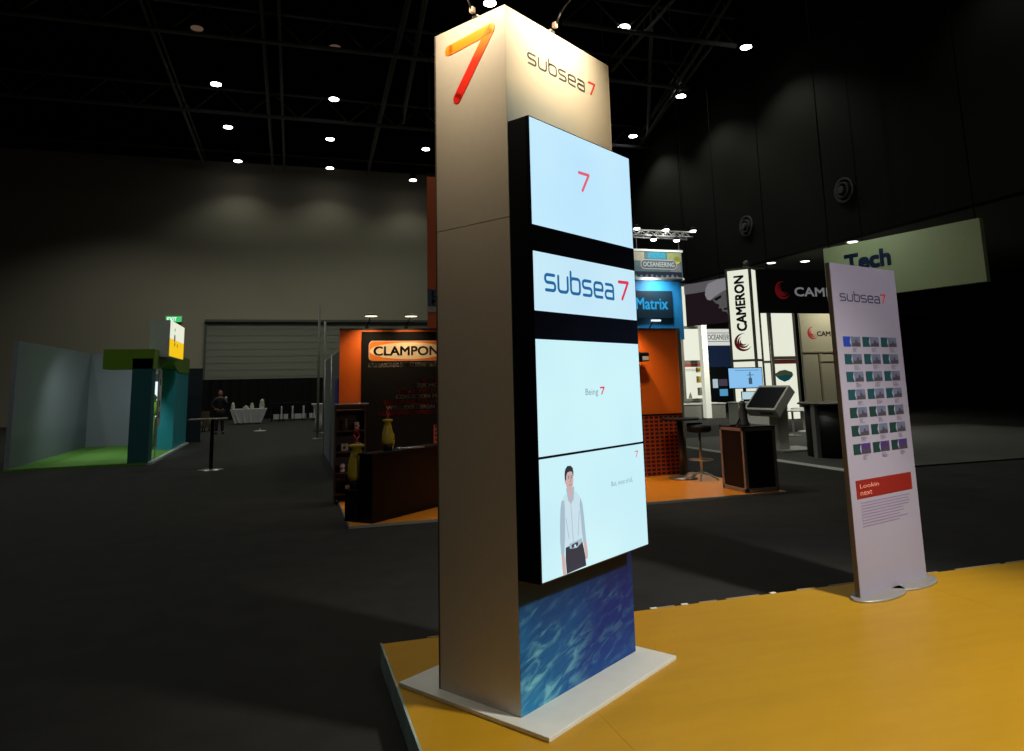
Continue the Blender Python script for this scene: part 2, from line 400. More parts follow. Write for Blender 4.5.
# printed front sheet: white sky with faint waves above, deep sea below
m = D.materials.new('ocean_print'); m.use_nodes = True; nt = m.node_tree; n = nt.nodes; L = nt.links
bs = n['Principled BSDF']; bs.inputs['Roughness'].default_value = 0.4; bs.inputs['Specular IOR Level'].default_value = 0.12
tc = n.new('ShaderNodeTexCoord'); sp = n.new('ShaderNodeSeparateXYZ'); L.new(tc.outputs['Object'], sp.inputs[0])
def ramp(stops, src):
    r = n.new('ShaderNodeValToRGB'); e = r.color_ramp.elements
    e[0].position, e[0].color = stops[0][0], (*stops[0][1], 1); e[1].position, e[1].color = stops[-1][0], (*stops[-1][1], 1)
    for p_, c_ in stops[1:-1]: q = e.new(p_); q.color = (*c_, 1)
    L.new(src, r.inputs[0]); return r
def math_(op, a, b_=None):
    q = n.new('ShaderNodeMath'); q.operation = op
    for i, s_ in enumerate((a, b_)):
        if s_ is None: continue
        if isinstance(s_, (int, float)): q.inputs[i].default_value = s_
        else: L.new(s_, q.inputs[i])
    return q.outputs[0]
zn = math_('DIVIDE', sp.outputs[2], 3.7)
base = ramp([(0.0, (0.03, 0.22, 0.46)), (0.07, (0.014, 0.14, 0.37)), (0.12, (0.009, 0.08, 0.26)), (0.165, (0.008, 0.020, 0.075)), (0.45, (0.04, 0.10, 0.2)), (0.80, (0.30, 0.42, 0.50)), (0.858, (0.50, 0.56, 0.56)), (0.89, (0.72, 0.70, 0.62)), (1.0, (0.78, 0.74, 0.64))], zn)
base2 = ramp([(0.0, (0.012, 0.055, 0.26)), (0.10, (0.010, 0.022, 0.17)), (0.17, (0.010, 0.014, 0.06)), (0.45, (0.04, 0.10, 0.2)), (0.78, (0.5, 0.5, 0.48)), (0.84, (0.72, 0.68, 0.58)), (1.0, (0.78, 0.74, 0.64))], zn)
nw = n.new('ShaderNodeTexNoise'); nw.inputs['Scale'].default_value = 3.0; nw.inputs['Detail'].default_value = 3; L.new(tc.outputs['Object'], nw.inputs['Vector'])
xm = math_('ADD', math_('MULTIPLY', sp.outputs[0], 1.3), math_('MULTIPLY', math_('SUBTRACT', nw.outputs['Fac'], 0.5), 1.4))
xm = math_('MINIMUM', math_('MAXIMUM', xm, 0), 1)
m1 = n.new('ShaderNodeMix'); m1.data_type = 'RGBA'; L.new(xm, m1.inputs[0]); L.new(base.outputs[0], m1.inputs[6]); L.new(base2.outputs[0], m1.inputs[7])
mp = n.new('ShaderNodeMapping'); mp.inputs['Rotation'].default_value = (0, math.radians(16), 0); L.new(tc.outputs['Object'], mp.inputs[0])
mp2 = n.new('ShaderNodeMapping'); mp2.inputs['Scale'].default_value = (7, 1, 24); L.new(mp.outputs[0], mp2.inputs[0])
wv = n.new('ShaderNodeTexNoise'); wv.inputs['Scale'].default_value = 1.0; wv.inputs['Detail'].default_value = 3; wv.inputs['Distortion'].default_value = 0.9; L.new(mp2.outputs[0], wv.inputs['Vector'])
wr = ramp([(0.47, (0, 0, 0)), (0.56, (0.45, 0.45, 0.45)), (0.66, (1, 1, 1))], wv.outputs['Fac'])
big = n.new('ShaderNodeTexNoise'); big.inputs['Scale'].default_value = 4.0; L.new(tc.outputs['Object'], big.inputs['Vector'])
msk = math_('MULTIPLY', ramp([(0.0, (1, 1, 1)), (0.09, (0.8, 0.8, 0.8)), (0.145, (0, 0, 0)), (1, (0, 0, 0))], zn).outputs[0], math_('SUBTRACT', 1.0, math_('MULTIPLY', xm, 0.85)))
msk = math_('MULTIPLY', msk, ramp([(0.36, (0.1, 0.1, 0.1)), (0.55, (1, 1, 1))], big.outputs['Fac']).outputs[0])
fac = math_('MULTIPLY', wr.outputs[0], msk)
m2 = n.new('ShaderNodeMix'); m2.data_type = 'RGBA'; L.new(fac, m2.inputs[0]); L.new(m1.outputs[2], m2.inputs[6]); m2.inputs[7].default_value = (0.20, 0.55, 0.66, 1)
dk = ramp([(0.30, (1, 1, 1)), (0.42, (0, 0, 0))], wv.outputs['Fac'])
m3 = n.new('ShaderNodeMix'); m3.data_type = 'RGBA'; L.new(math_('MULTIPLY', math_('MULTIPLY', dk.outputs[0], msk), 0.8), m3.inputs[0]); L.new(m2.outputs[2], m3.inputs[6]); m3.inputs[7].default_value = (0.008, 0.03, 0.11, 1)
L.new(m3.outputs[2], bs.inputs['Base Color'])
MB().box((0.0, -0.002, z0), (W1, 0.004, z0+H)).build('printed_front', m, t)
# the big 7 on the left side
m7 = D.materials.new('orange_red_mark'); m7.use_nodes = True; nt = m7.node_tree; n = nt.nodes; L = nt.links
bs = n['Principled BSDF']; bs.inputs['Roughness'].default_value = 0.45
tc = n.new('ShaderNodeTexCoord'); sp = n.new('ShaderNodeSeparateXYZ'); L.new(tc.outputs['Object'], sp.inputs[0])
q = math_('MULTIPLY', math_('SUBTRACT', sp.outputs[2], z0+3.2), 2.5)
r1 = ramp([(0.0, (0.80, 0.010, 0.004)), (0.55, (0.85, 0.03, 0.005)), (0.78, (0.86, 0.20, 0.01)), (1.0, (0.88, 0.36, 0.015))], q); L.new(r1.outputs[0], bs.inputs['Base Color'])
T = frame(LEFTF, (-0.001, 0, z0))
mb = MB().stroke([(-0.435, 3.548), (-0.104, 3.572), (-0.372, 3.232)], 0.064, T, 0, 0.003)
tag(mb.build('seven_mark', m7, t), 'large numeral 7 shading from orange to red')
T = frame(FRONT, (0, -0.002, z0))
logo(MB(), T, 0.197, 3.404, 0.598, 0.062, 0.011, 0, 0.002).build('lettering', mat('grey_blue_ink', (0.07, 0.08, 0.09), 0.5, var=0), t)
seven(MB(), T, 0.822, 3.408, 0.068, 0.078, 0.013, 0, 0.002).build('seven_mark', M_red, t)
# screen housing and displays
BD = 0.1464; BX0, BX1, BZ0, BZ1 = 0.001, 1.0335, 0.622, 2.995
MB().box((BX0, -BD+0.006, z0+BZ0), (BX1, -0.0025, z0+BZ1)).build('screen_housing', mat('black_housing', (0.0025, 0.003, 0.005), 0.6, spec=0.08), t, bev=0.004)
M_bezel = mat('glossy_navy_bezel', (0.004, 0.006, 0.018), 0.25)
def screen_mat(name, lo, hi, s=1.0):
    m = D.materials.new(name); m.use_nodes = True; nt = m.node_tree; n_ = nt.nodes; L_ = nt.links
    b_ = n_['Principled BSDF']; b_.inputs['Base Color'].default_value = (0.02, 0.02, 0.03, 1); b_.inputs['Roughness'].default_value = 0.3
    c_ = n_.new('ShaderNodeTexCoord'); g = n_.new('ShaderNodeTexNoise'); g.inputs['Scale'].default_value = 1.6; g.inputs['Detail'].default_value = 1
    L_.new(c_.outputs['Object'], g.inputs['Vector']); mm = n_.new('ShaderNodeMix'); mm.data_type = 'RGBA'
    mm.inputs[6].default_value = (*lo, 1); mm.inputs[7].default_value = (*hi, 1)
    L_.new(g.outputs['Fac'], mm.inputs[0]); L_.new(mm.outputs[2], b_.inputs['Emission Color']); b_.inputs['Emission Strength'].default_value = s
    return m
S_top = screen_mat('screen_glow_blue', (0.46, 0.74, 0.99), (0.62, 0.90, 0.98))
S_mid = screen_mat('screen_glow_banner', (0.50, 0.74, 0.93), (0.62, 0.88, 0.95))
S_low = screen_mat('screen_glow_cyan', (0.50, 0.80, 0.91), (0.66, 0.95, 0.96))
TS = frame(FRONT, (0, -BD, z0))
def screen(z_0, z_1, m_, name='display_screen', inset=0.007):
    mb = MB().box((BX0, -BD, z0+z_0), (BX1, -BD+0.02, z0+z_1)); o = mb.build(name, M_bezel, t)
    MB().rect(BX0+inset, z_0+0.006, BX1-inset, z_1-0.006, TS, 0, 0.0015).build('lit_panel', m_, o)
    return o
MB().box((BX0, -BD, z0+1.812), (BX1, -BD+0.01, z0+1.944)).build('blank_panel', M_bezel, t)
MB().box((BX0, -BD, z0+2.268), (BX1, -BD+0.01, z0+2.395)).build('blank_panel', M_bezel, t)
s1 = screen(2.396, 2.993, S_top); s2 = screen(1.945, 2.267, S_mid, 'banner_display'); s3 = screen(1.216, 1.811, S_low); s4 = screen(0.626, 1.2155, S_low)
for s_, l_ in ((s1, 'top display, plain pale blue with one pink 7'), (s2, 'wide low display with the blue logo'), (s3, 'display showing the words Being 7'), (s4, 'lowest display showing a standing man')): s_['label'] = l_
A = 0.0015
e_pink = em('screen_pink', (0.85, 0.13, 0.20), 0.9); e_blue = em('screen_blue_ink', (0.012, 0.14, 0.36), 0.9); e_red = em('screen_red', (0.80, 0.03, 0.10), 0.9)
e_grey = em('screen_grey', (0.25, 0.38, 0.40), 0.8)
seven(MB(), TS, 0.455, 2.672, 0.10, 0.105, 0.018, A, A+.001).build('seven_mark', e_pink, s1)
logo(MB(), TS, 0.103, 2.065, 0.695, 0.082, 0.017, A, A+.001).build('lettering', e_blue, s2)
seven(MB(), TS, 0.835, 2.072, 0.105, 0.105, 0.019, A, A+.001).build('seven_mark', e_red, s2)
text_mb(MB(), 'Being', TS, 0.435, 1.513, 0.125, 0.034, 0.0, A, A+.001).build('lettering', e_grey, s3)
seven(MB(), TS, 0.585, 1.515, 0.038, 0.036, 0.009, A, A+.001).build('seven_mark', e_red, s3)
seven(MB(), TS, 0.930, 1.140, 0.028, 0.032, 0.006, A, A+.001).build('seven_mark', e_pink, s4)
text_mb(MB(), 'But, most of all,', TS, 0.655, 1.005, 0.23, 0.026, 0.0, A, A+.001).build('lettering', e_grey, s4)
# the man shown on the lowest display (a flat picture on the screen)
pic = MB(); B_ = A; e1 = A+.0006
def shape(mi, pts, k=0): pic.mat(mi).poly([(x_, z_) for x_, z_ in pts], TS, B_, e1+0.0004*k)
def oval(mi, cx, cz, rx, rz, k=0): pic.mat(mi).disc(cx, cz, rx, TS, B_, e1+0.0004*k, 24, rz)
# shirt body
shape(1, [(0.183, 0.990), (0.215, 1.018), (0.245, 1.030), (0.292, 1.030), (0.325, 1.010), (0.350, 0.985), (0.360, 0.93), (0.357, 0.86), (0.352, 0.80), (0.348, 0.762), (0.30, 0.752), (0.215, 0.745), (0.203, 0.76), (0.198, 0.85), (0.185, 0.93)], 0)
shape(5, [(0.183, 0.990), (0.172, 0.955), (0.163, 0.88), (0.160, 0.80), (0.166, 0.735), (0.192, 0.733), (0.200, 0.80), (0.205, 0.87), (0.208, 0.94), (0.205, 0.99)], 1)
shape(5, [(0.350, 0.985), (0.366, 0.95), (0.376, 0.88), (0.384, 0.80), (0.388, 0.765), (0.362, 0.755), (0.352, 0.82), (0.346, 0.90), (0.340, 0.95)], 1)
shape(4, [(0.205, 0.760), (0.352, 0.768), (0.372, 0.70), (0.380, 0.64), (0.208, 0.634), (0.202, 0.70)], 1)     # trousers
shape(5, [(0.236, 0.772), (0.352, 0.782), (0.350, 0.762), (0.30, 0.742), (0.24, 0.748)], 2)                     # shirt hem
shape(4, [(0.255, 0.765), (0.312, 0.77), (0.312, 0.752), (0.256, 0.748)], 3); oval(1, 0.285, 0.755, 0.009, 0.007, 4)
shape(2, [(0.168, 0.735), (0.190, 0.733), (0.197, 0.690), (0.200, 0.655), (0.190, 0.638), (0.176, 0.640), (0.170, 0.68)], 3)   # hand
shape(2, [(0.366, 0.757), (0.386, 0.765), (0.396, 0.715), (0.398, 0.690), (0.388, 0.680), (0.376, 0.70), (0.368, 0.73)], 3)
for k_ in range(4): pic.mat(2).stroke([(0.178+0.006*k_, 0.655), (0.180+0.006*k_, 0.632+0.003*abs(k_-1.5))], 0.005, TS, B_, e1+.0016)
for k_ in range(4): pic.mat(2).stroke([(0.378+0.005*k_, 0.695), (0.378+0.005*k_, 0.672+0.003*abs(k_-1.5))], 0.0045, TS, B_, e1+.0016)
shape(2, [(0.232, 1.045), (0.286, 1.045), (0.282, 1.02), (0.262, 0.955), (0.240, 1.02)], 2)                       # neck and open collar
shape(5, [(0.225, 1.045), (0.235, 1.05), (0.262, 0.965), (0.240, 0.985)], 3); shape(5, [(0.296, 1.045), (0.286, 1.05), (0.262, 0.965), (0.286, 0.985)], 3)
oval(2, 0.256, 1.085, 0.034, 0.050, 3)                                                                            # face
oval(2, 0.222, 1.082, 0.007, 0.012, 3)
shape(3, [(0.218, 1.085), (0.216, 1.115), (0.222, 1.140), (0.242, 1.156), (0.268, 1.156), (0.288, 1.143), (0.293, 1.118), (0.290, 1.100), (0.284, 1.122), (0.262, 1.128), (0.238, 1.124), (0.228, 1.108), (0.226, 1.088)], 4)
for ex_ in (0.248, 0.274): pic.mat(3).stroke([(ex_-0.006, 1.104), (ex_+0.006, 1.104)], 0.003, TS, B_, e1+.002); pic.disc(ex_, 1.095, 0.0035, TS, B_, e1+.002, 10)
pic.mat(6).stroke([(0.263, 1.094), (0.266, 1.076), (0.260, 1.074)], 0.003, TS, B_, e1+.002)
pic.mat(6).stroke([(0.252, 1.060), (0.272, 1.060)], 0.004, TS, B_, e1+.002)
pic.mat(6)
for a_, c_ in (((0.262, 0.955), (0.272, 0.775)), ((0.215, 0.90), (0.235, 0.80)), ((0.335, 0.92), (0.315, 0.80))): pic.mat(5).stroke([a_, c_], 0.004, TS, B_, e1+.001)
tag(pic.build('man_picture', [S_low, em('scr_shirt', (0.58, 0.77, 0.86), 0.95), em('scr_skin', (0.62, 0.42, 0.42), 0.95), em('scr_hair', (0.012, 0.016, 0.028), 1), em('scr_trousers', (0.012, 0.018, 0.045), 1), em('scr_shirt_shade', (0.40, 0.54, 0.65), 0.9), em('scr_lip', (0.35, 0.20, 0.22), 0.9)], s4),
    'flat picture of a man in a pale shirt and dark trousers')

# arm spotlights on the tower
def arm_spot(loc, dirx, diry, label, power, reach=0.42, tgt=(0, 0, 0)):
    a = math.atan2(diry, dirx)
    s_ = thing('arm_spotlight', label, 'spotlight', loc, a)
    MB().box((-0.08, -0.022, 0.0), (0.008, 0.022, 0.014)).build('clamp', mat('clamp_grey', (0.3, 0.28, 0.25), 0.4, 0.6), s_, bev=0.003)
    MB().box((0.012, -0.013, 0.02), (0.04, 0.013, 0.055)).build('driver_box', mat('pinkish_plastic', (0.45, 0.30, 0.24), 0.5), s_, bev=0.003)
    MB().tube([(-0.01, 0, 0.012), (0.03, 0, 0.03), (0.07, 0, 0.10), (reach, 0, 0.36)], 0.006).build('arm', M_black, s_)
    hd = MB().lathe([(0.02, 0.07), (0.045, 0.06), (0.07, 0.0)], (reach, 0, 0.28), 20); hd.build('lamp_head', M_black, s_)
    MB().cyl((reach, 0, 0.275), (reach, 0, 0.282), 0.062, n=20).build('lens', em('halogen_lens', (1, 0.8, 0.5), 8), s_)
    spot('arm_beam', (reach, 0, 0.26), tgt, power*1.1, 115, 0.9, (1.0, 0.80, 0.53), 0.04, s_)
    return s_
ct, st = math.cos(TR), math.sin(TR)
def tl(x, y, z): return (TX+ct*x-st*y, TY+st*x+ct*y, PL+z)
arm_spot(tl(0.0, 0.22, z0+H), -ct, -st, 'small arm spotlight clamped on the left top edge of the tower', 48, 0.40, (-0.0, -0.0, -0.1))
arm_spot(tl(0.44, 0.0, z0+H), st, -ct, 'small arm spotlight clamped on the right top edge of the tower', 74, 0.42, (0.0, 0.0, -0.1))

# ================================================================= INFO PANEL at right edge
P0 = V((3.985, 4.49)); pa = math.radians(17)
t = thing('info_panel', 'tall white freestanding information panel with coloured squares on round grey foot', 'display panel', (P0.x, P0.y, PL), pa)
t.rotation_euler = (0, 0, math.radians(17.0))
PW, PHh, PT = 0.95, 2.475, 0.035
MB().box((0, 0, 0.012), (PW, PT, PHh)).build('panel_board', mat('panel_edge_wood', (0.13, 0.10, 0.075), 0.6), t)
MB().box((0.002, -0.003, 0.013), (PW-0.002, 0, PHh-0.001)).build('printed_sheet', mat('lilac_white_print', (0.285, 0.262, 0.335), 0.5, var=0.03), t)
MB().lathe([(0.30, 0), (0.30, 0.012), (0.285, 0.018)], (0.24, 0.0, 0), 36, 1, 0.45).build('foot', mat('grey_foot', (0.35, 0.33, 0.31), 0.4, 0.3), t)
MB().lathe([(0.30, 0), (0.30, 0.012), (0.285, 0.018)], (PW-0.24, 0.0, 0), 36, 1, 0.45).build('foot', MATS['grey_foot'], t)
TI = frame(FRONT, (0, -0.003, 0))
logo(MB(), TI, 0.105, 2.185, 0.59, 0.053, 0.010).build('lettering', mat('purple_ink', (0.045, 0.035, 0.10), 0.5, var=0), t)
seven(MB(), TI, 0.70, 2.187, 0.06, 0.07, 0.012).build('seven_mark', M_red, t)
teal = mat('teal_print', (0.006, 0.050, 0.060), 0.5, var=0.1); blue = mat('blue_print', (0.012, 0.04, 0.30), 0.5, var=0.1); green_ = mat('green_print', (0.006, 0.032, 0.028), 0.5)
photo = mat('ship_photo_sky', (0.10, 0.12, 0.19), 0.5, var=0.5, vscale=14); dark_ = mat('ship_photo_dark', (0.05, 0.04, 0.05), 0.5, var=0.3); purp = mat('purple_photo', (0.05, 0.022, 0.13), 0.5, var=0.4, vscale=20)
for r in range(7):
    zt = 1.905 - r*0.1355
    mb = MB()
    for c in range(3):
        x = 0.088+0.27*c
        mb.mat(1 if (r == 0 and c == 0) else (2 if r >= 4 else 0)).poly([(x, zt), (x+0.105, zt), (x+0.085, zt-0.04), (x+0.105, zt-0.078), (x, zt-0.078)], TI)
        mb.mat(5 if r == 6 else 3).rect(x+0.11, zt-0.078, x+0.235, zt, TI)
        mb.mat(4).poly([(x+0.115, zt-0.075), (x+0.23, zt-0.075), (x+0.23, zt-0.048), (x+0.19, zt-0.043), (x+0.185, zt-0.026), (x+0.165, zt-0.026), (x+0.16, zt-0.048), (x+0.12, zt-0.052)], TI, 0, 0.0028)
        for k in range(4): mb.mat(6).rect(x+0.12, zt-0.092-k*0.009, x+0.12+random.uniform(0.04, 0.085), zt-0.0885-k*0.009, TI)
    o_ = mb.build('picture_row', [teal, blue, green_, photo, dark_, purp, mat('tiny_print', (0.12, 0.10, 0.13), 0.5, var=0)], t)
mb = MB().rect(0.075, 0.695, 0.87, 0.828, TI); o_ = mb.build('red_block', mat('red_block_print', (0.20, 0.010, 0.006), 0.5), t)
mb = MB(); text_mb(mb, 'Lookin', frame(FRONT, (0, -0.005, 0)), 0.12, 0.770, 0.26, 0.030); text_mb(mb, 'next', frame(FRONT, (0, -0.005, 0)), 0.12, 0.718, 0.16, 0.030)
mb.build('lettering', mat('pale_red_print', (0.75, 0.30, 0.24), 0.5, var=0), o_)
mb = MB()
for k in range(9): mb.rect(0.12, 0.66-k*0.021, 0.12+random.uniform(0.5, 0.72), 0.667-k*0.021, TI)
mb.build('small_text', mat('small_text_ink', (0.20, 0.15, 0.24), 0.5, var=0), t)

# ================================================================= ORANGE BOOTH
BF = 0.03
t = thing('booth_platform', 'raised orange booth floor with bright metal edge', 'platform', (0.77, 9.45, 0))
MB().box((0.02, 0.02, 0), (6.43, 2.65, BF)).build('floor_panel', M_orfloor, t)
mb = MB().box((0, 0, 0), (6.45, 0.02, BF+0.003)).box((0, 0.02, 0), (0.02, 2.65, BF+0.003)).box((6.43, 0.02, 0), (6.45, 2.65, BF+0.003))
mb.build('edge_trim', mat('bright_edge', (0.62, 0.56, 0.45), 0.3, 0.6), t)
WYB = 12.0
t = thing('booth_wall', 'orange booth back wall standing behind the tower', 'wall panel', (0.80, WYB, BF))
MB().box((0, 0, 0), (6.20, 0.08, 2.63)).build('wall_board', M_orange, t)
MB().box((-0.005, -0.004, 2.63), (6.21, 0.084, 2.66)).build('top_rail', mat('dark_rail', (0.05, 0.045, 0.04), 0.4), t)
MB().box((6.20, -0.02, 0), (6.25, 0.08, 2.66)).build('edge_post', M_olive, t)
mb = MB()
t = thing('graphic_panel', 'black printed panel with sensor company logo on the orange wall', 'sign', (1.15, WYB-0.022, BF))
MB().box((0, 0, 0.0), (2.35, 0.010, 2.60)).build('panel_sheet', M_blackm, t)
TG = frame(FRONT, (-1.15, 0, -BF))
def g(px, py): p = at(px, py, WYB-0.012); return p.x, p.z
x0, zb = g(369, 361); x1, zt = g(447, 341)
rd = 0.07
def rrect(x0, z0_, x1, z1_, r, n=6):
    pts = []
    for cx_, cz_, a0 in ((x1-r, z0_+r, -90), (x1-r, z1_-r, 0), (x0+r, z1_-r, 90), (x0+r, z0_+r, 180)):
        for i in range(n+1): a = math.radians(a0+90*i/n); pts.append((cx_+r*math.cos(a), cz_+r*math.sin(a)))
    return pts
mb = MB().poly(rrect(x0-0.006, zb-0.006, x1+0.006, zt+0.006, rd), TG, 0, 0.002)
mb.mat(1).poly(rrect(x0, zb, x1, zt, rd), TG, 0, 0.004)
mb.mat(2).disc((x0+x1)/2, (zb+zt)/2, (x1-x0)/2-0.01, TG, 0, 0.006, 48, (zt-zb)/2-0.02)
o_ = mb.build('logo_plate', [M_white, mat('logo_orange', (0.85, 0.22, 0.02), 0.5, var=0), mat('logo_cream', (0.85, 0.72, 0.48), 0.5, var=0)], t)
mb = MB(); text_mb(mb, 'CLAMPON', TG, x0+0.075, (zb+zt)/2-0.072, x1-x0-0.23, 0.145, 0.016, 0, 0.008); mb.build('lettering', M_ink, o_)
mb = MB(); mb.mat(0); xx, zz = g(369, 367); text_mb(mb, 'ULTRASONIC INTELLIGENT SENSORS', TG, xx, zz, 1.33, 0.056, 0.05, 0, 0.005); mb.build('lettering', mat('cream_ink', (0.9, 0.85, 0.75), 0.5, var=0), t)
w_ = MB(); r_ = MB()
xr = 2.95
for i, (s_, wid) in enumerate([('PIG DETECTION', 1.05), ('LEAK MONITORING', 1.22), ('VIBRATION MONITORING', 1.52), ('CONDITION MONITORING', 1.55), ('SAND/PARTICLE MONITORING', 1.80), ('WELL COLLISION DETECTION', 1.75), ('CORROSION-EROSION MONITORING', 1.9)]):
    xx, zz = g(400, 382.3+i*5.4)
    wid *= 0.80
    text_mb(w_ if i % 2 else r_, s_, TG, xr-wid, zz, wid, 0.060, 0.028, 0, 0.005)
w_.build('lettering', mat('grey_ink', (0.80, 0.68, 0.60), 0.5, var=0), t); r_.build('lettering', mat('dull_red_ink', (0.60, 0.06, 0.02), 0.5, var=0), t)
# perforated dado in front of the orange wall
def perf(x0, x1, label):
    t = thing('perforated_screen', label, 'screen', (x0, WYB-0.06, BF))
    W_ = x1-x0; Hh = 1.06; mb = MB(); nx = max(2, round(W_/0.10)); nz = 15
    sx, sz = W_/nx, Hh/nz
    MB().box((0, 0, 0), (W_, 0.018, Hh)).build('panel_board', mat('red_orange_panel', (0.42, 0.055, 0.01), 0.5), t)
    for i in range(nx):
        for j in range(nz): mb.rect(i*sx+0.018, j*sz+0.016, (i+1)*sx-0.012, (j+1)*sz-0.012, frame(FRONT), 0, 0.002)
    mb.build('perforation', mat('dark_slot', (0.03, 0.008, 0.006), 0.6), t)
    MB().box((0, -0.01, Hh), (W_, 0.03, Hh+0.03)).build('top_rail', M_black, t)
perf(5.40, 6.98, 'dark perforated low screen against the orange wall beside the bar table')
perf(2.33, 3.5, 'dark perforated low screen at the tower edge, right of the black counter')
# arm lamps on the wall top
def wall_lamp(x, label, power=10, Y=WYB-0.0):
    s_ = thing('arm_lamp', label, 'lamp', (x, Y, BF+2.66))
    MB().box((-0.03, -0.03, 0), (0.03, 0.05, 0.03)).build('clamp', M_black, s_)
    MB().tube([(0, 0, 0.02), (0.015, -0.10, 0.09), (0.03, -0.32, 0.20)], 0.009).build('arm', M_black, s_)
    MB().lathe([(0.02, 0.05), (0.09, 0.03), (0.105, 0.0)], (0.03, -0.34, 0.17), 20).build('lamp_head', mat('grey_head', (0.35, 0.33, 0.3), 0.4), s_)
    MB().cyl((0.03, -0.34, 0.163), (0.03, -0.34, 0.171), 0.098, n=20).build('lens', em('wall_lamp_lens', (1, 0.85, 0.6), 1.6), s_)
    spot('wall_beam', (0.03, -0.34, 0.15), (0, 0.12, -1.6), power, 120, 1.0, (1, 0.72, 0.42), 0.04, s_)
wall_lamp(at(367, 331, WYB).x, 'small arm lamp on the orange booth wall top, left one', 34)
wall_lamp(at(406, 331, WYB).x, 'small arm lamp on the orange booth wall top, nearer the tower', 28)
wall_lamp(5.8, 'small arm lamp above the plain orange wall right of the tower', 92)
spot('booth_floor_fill', (5.4, 10.0, 3.6), (5.9, 10.7, 0), 150, 110, 0.9, (1, 0.88, 0.66), 0.15)  # added spots without fixtures, brightening the orange floor and wall
spot('booth_floor_fill', (2.6, 9.6, 3.4), (2.4, 10.4, 0), 26, 90, 0.9, (1, 0.86, 0.62), 0.15)
# shelf display at the left of the booth
t = thing('shelf_unit', 'dark brown display shelf with white top rail at booth corner', 'shelf', (0.71, 11.45, BF))
SW, SH_, SD = 0.46, 1.44, 0.28
brown = mat('dark_brown_wood', (0.05, 0.018, 0.010), 0.5, var=0.3)
MB().box((0, SD-0.02, 0), (SW, SD, SH_)).build('back_panel', brown, t)
for x in (0, SW-0.02): MB().box((x, 0, 0), (x+0.02, SD-0.02, SH_)).build('side_panel', brown, t)
for k in range(5): MB().box((0.02, 0, 0.10+k*0.31), (SW-0.02, SD-0.02, 0.12+k*0.31)).build('shelf_board', brown, t)
MB().box((-0.01, -0.02, SH_), (SW+0.04, 0.03, SH_+0.018)).build('top_rail', M_white, t)
def sensor(x, z, kind, label):
    o = thing('sensor', label, 'sensor', (0.71+x, 11.45+0.10, BF+z), group='small instruments on the dark shelf')
    if kind == 0:
        MB().lathe([(0.04, 0), (0.045, 0.02), (0.03, 0.05), (0.045, 0.09), (0.03, 0.12)], n=16).build('sensor_body', M_white, o)
        MB().cyl((0, -0.04, 0.06), (0, -0.06, 0.06), 0.018, n=12).build('port', M_red, o)
    elif kind == 1:
        MB().box((-0.055, -0.04, 0), (0.055, 0.04, 0.11)).build('sensor_body', mat('cream_plastic', (0.6, 0.42, 0.30), 0.5), o, bev=0.01)
        MB().cyl((0, -0.045, 0.055), (0, -0.05, 0.055), 0.02, n=12).build('port', M_ink, o)
    else:
        MB().cyl((0, 0, 0), (0, 0, 0.15), 0.022, 0.016, 12).ball((0, 0, 0.16), 0.024).build('sensor_body', mat('copper_metal', (0.5, 0.25, 0.15), 0.4, 0.6), o)
for x, z, k, lb in [(0.17, 1.05, 2, 'thin copper sensor on the top shelf of the brown unit'), (0.33, 1.05, 0, 'pale round sensor on the top shelf of the brown unit'), (0.15, 0.74, 1, 'small cream box sensor on the middle shelf'), (0.36, 0.74, 0, 'white sensor on the middle shelf, right side'),
                    (0.12, 0.43, 0, 'pale sensor on the third shelf down, left side'), (0.33, 0.43, 1, 'cream box sensor on the third shelf down, right side'), (0.22, 0.12, 1, 'cream box sensor on the lowest shelf')]:
    sensor(x, z, k, lb)
# black counter, turned
ca = math.radians(41)
t = thing('display_counter', 'long black display counter set at an angle on orange floor', 'counter', (1.06, 9.50, BF), ca)
cc = mat('black_counter', (0.006, 0.003, 0.003), 0.35, spec=0.2)
MB().box((0.0, 0.0, 0.0), (1.45, 0.24, 0.03)).box((0.01, 0.01, 0.03), (1.44, 0.23, 0.83)).build('counter_body', cc, t)
MB().box((-0.01, -0.01, 0.83), (1.46, 0.25, 0.86)).build('counter_top', M_black, t, bev=0.004)
cvec = V((math.cos(ca), math.sin(ca), 0)); nvec = V((-math.sin(ca), math.cos(ca), 0))
c0 = V((1.06, 9.50, BF))
t2 = thing('low_plinth', 'low black plinth at the near end of the black counter', 'plinth', c0+nvec*0.255, ca)
MB().box((-0.02, 0.0, 0), (0.32, 0.20, 0.37)).build('plinth_body', cc, t2)
MB().box((-0.03, -0.005, 0.37), (0.33, 0.21, 0.40)).build('plinth_top', M_black, t2, bev=0.004)
def yellow_tool(loc, rz, label, s=1.0):
    o = thing('subsea_sensor', label, 'instrument', loc, rz)
    o.scale = (s, s, s)
    MB().lathe([(0.10, 0), (0.10, 0.10), (0.07, 0.13)], n=18).build('stand', M_black, o)
    mb = MB(); mb.lathe([(0.085, 0.13), (0.10, 0.20), (0.095, 0.36), (0.07, 0.50), (0.055, 0.60), (0.09, 0.62), (0.09, 0.65), (0.05, 0.66)], n=18, sx=1.35, sy=0.9)
    mb.build('sensor_body', M_yellow, o)
    MB().tube([(0.09, 0, 0.40), (0.15, 0, 0.33), (0.165, 0, 0.20), (0.14, 0, 0.06), (0.09, 0, 0.02)], 0.022).build('handle', M_yellow, o)
    MB().tube([(-0.05, 0, 0.65), (0.05, 0.01, 0.78), (-0.03, 0, 0.92)], 0.010).tube([(0.05, 0, 0.65), (-0.05, -0.01, 0.80), (0.04, 0, 0.93)], 0.010).build('red_strap', mat('red_strap', (0.5, 0.03, 0.02), 0.6), o)
    return o
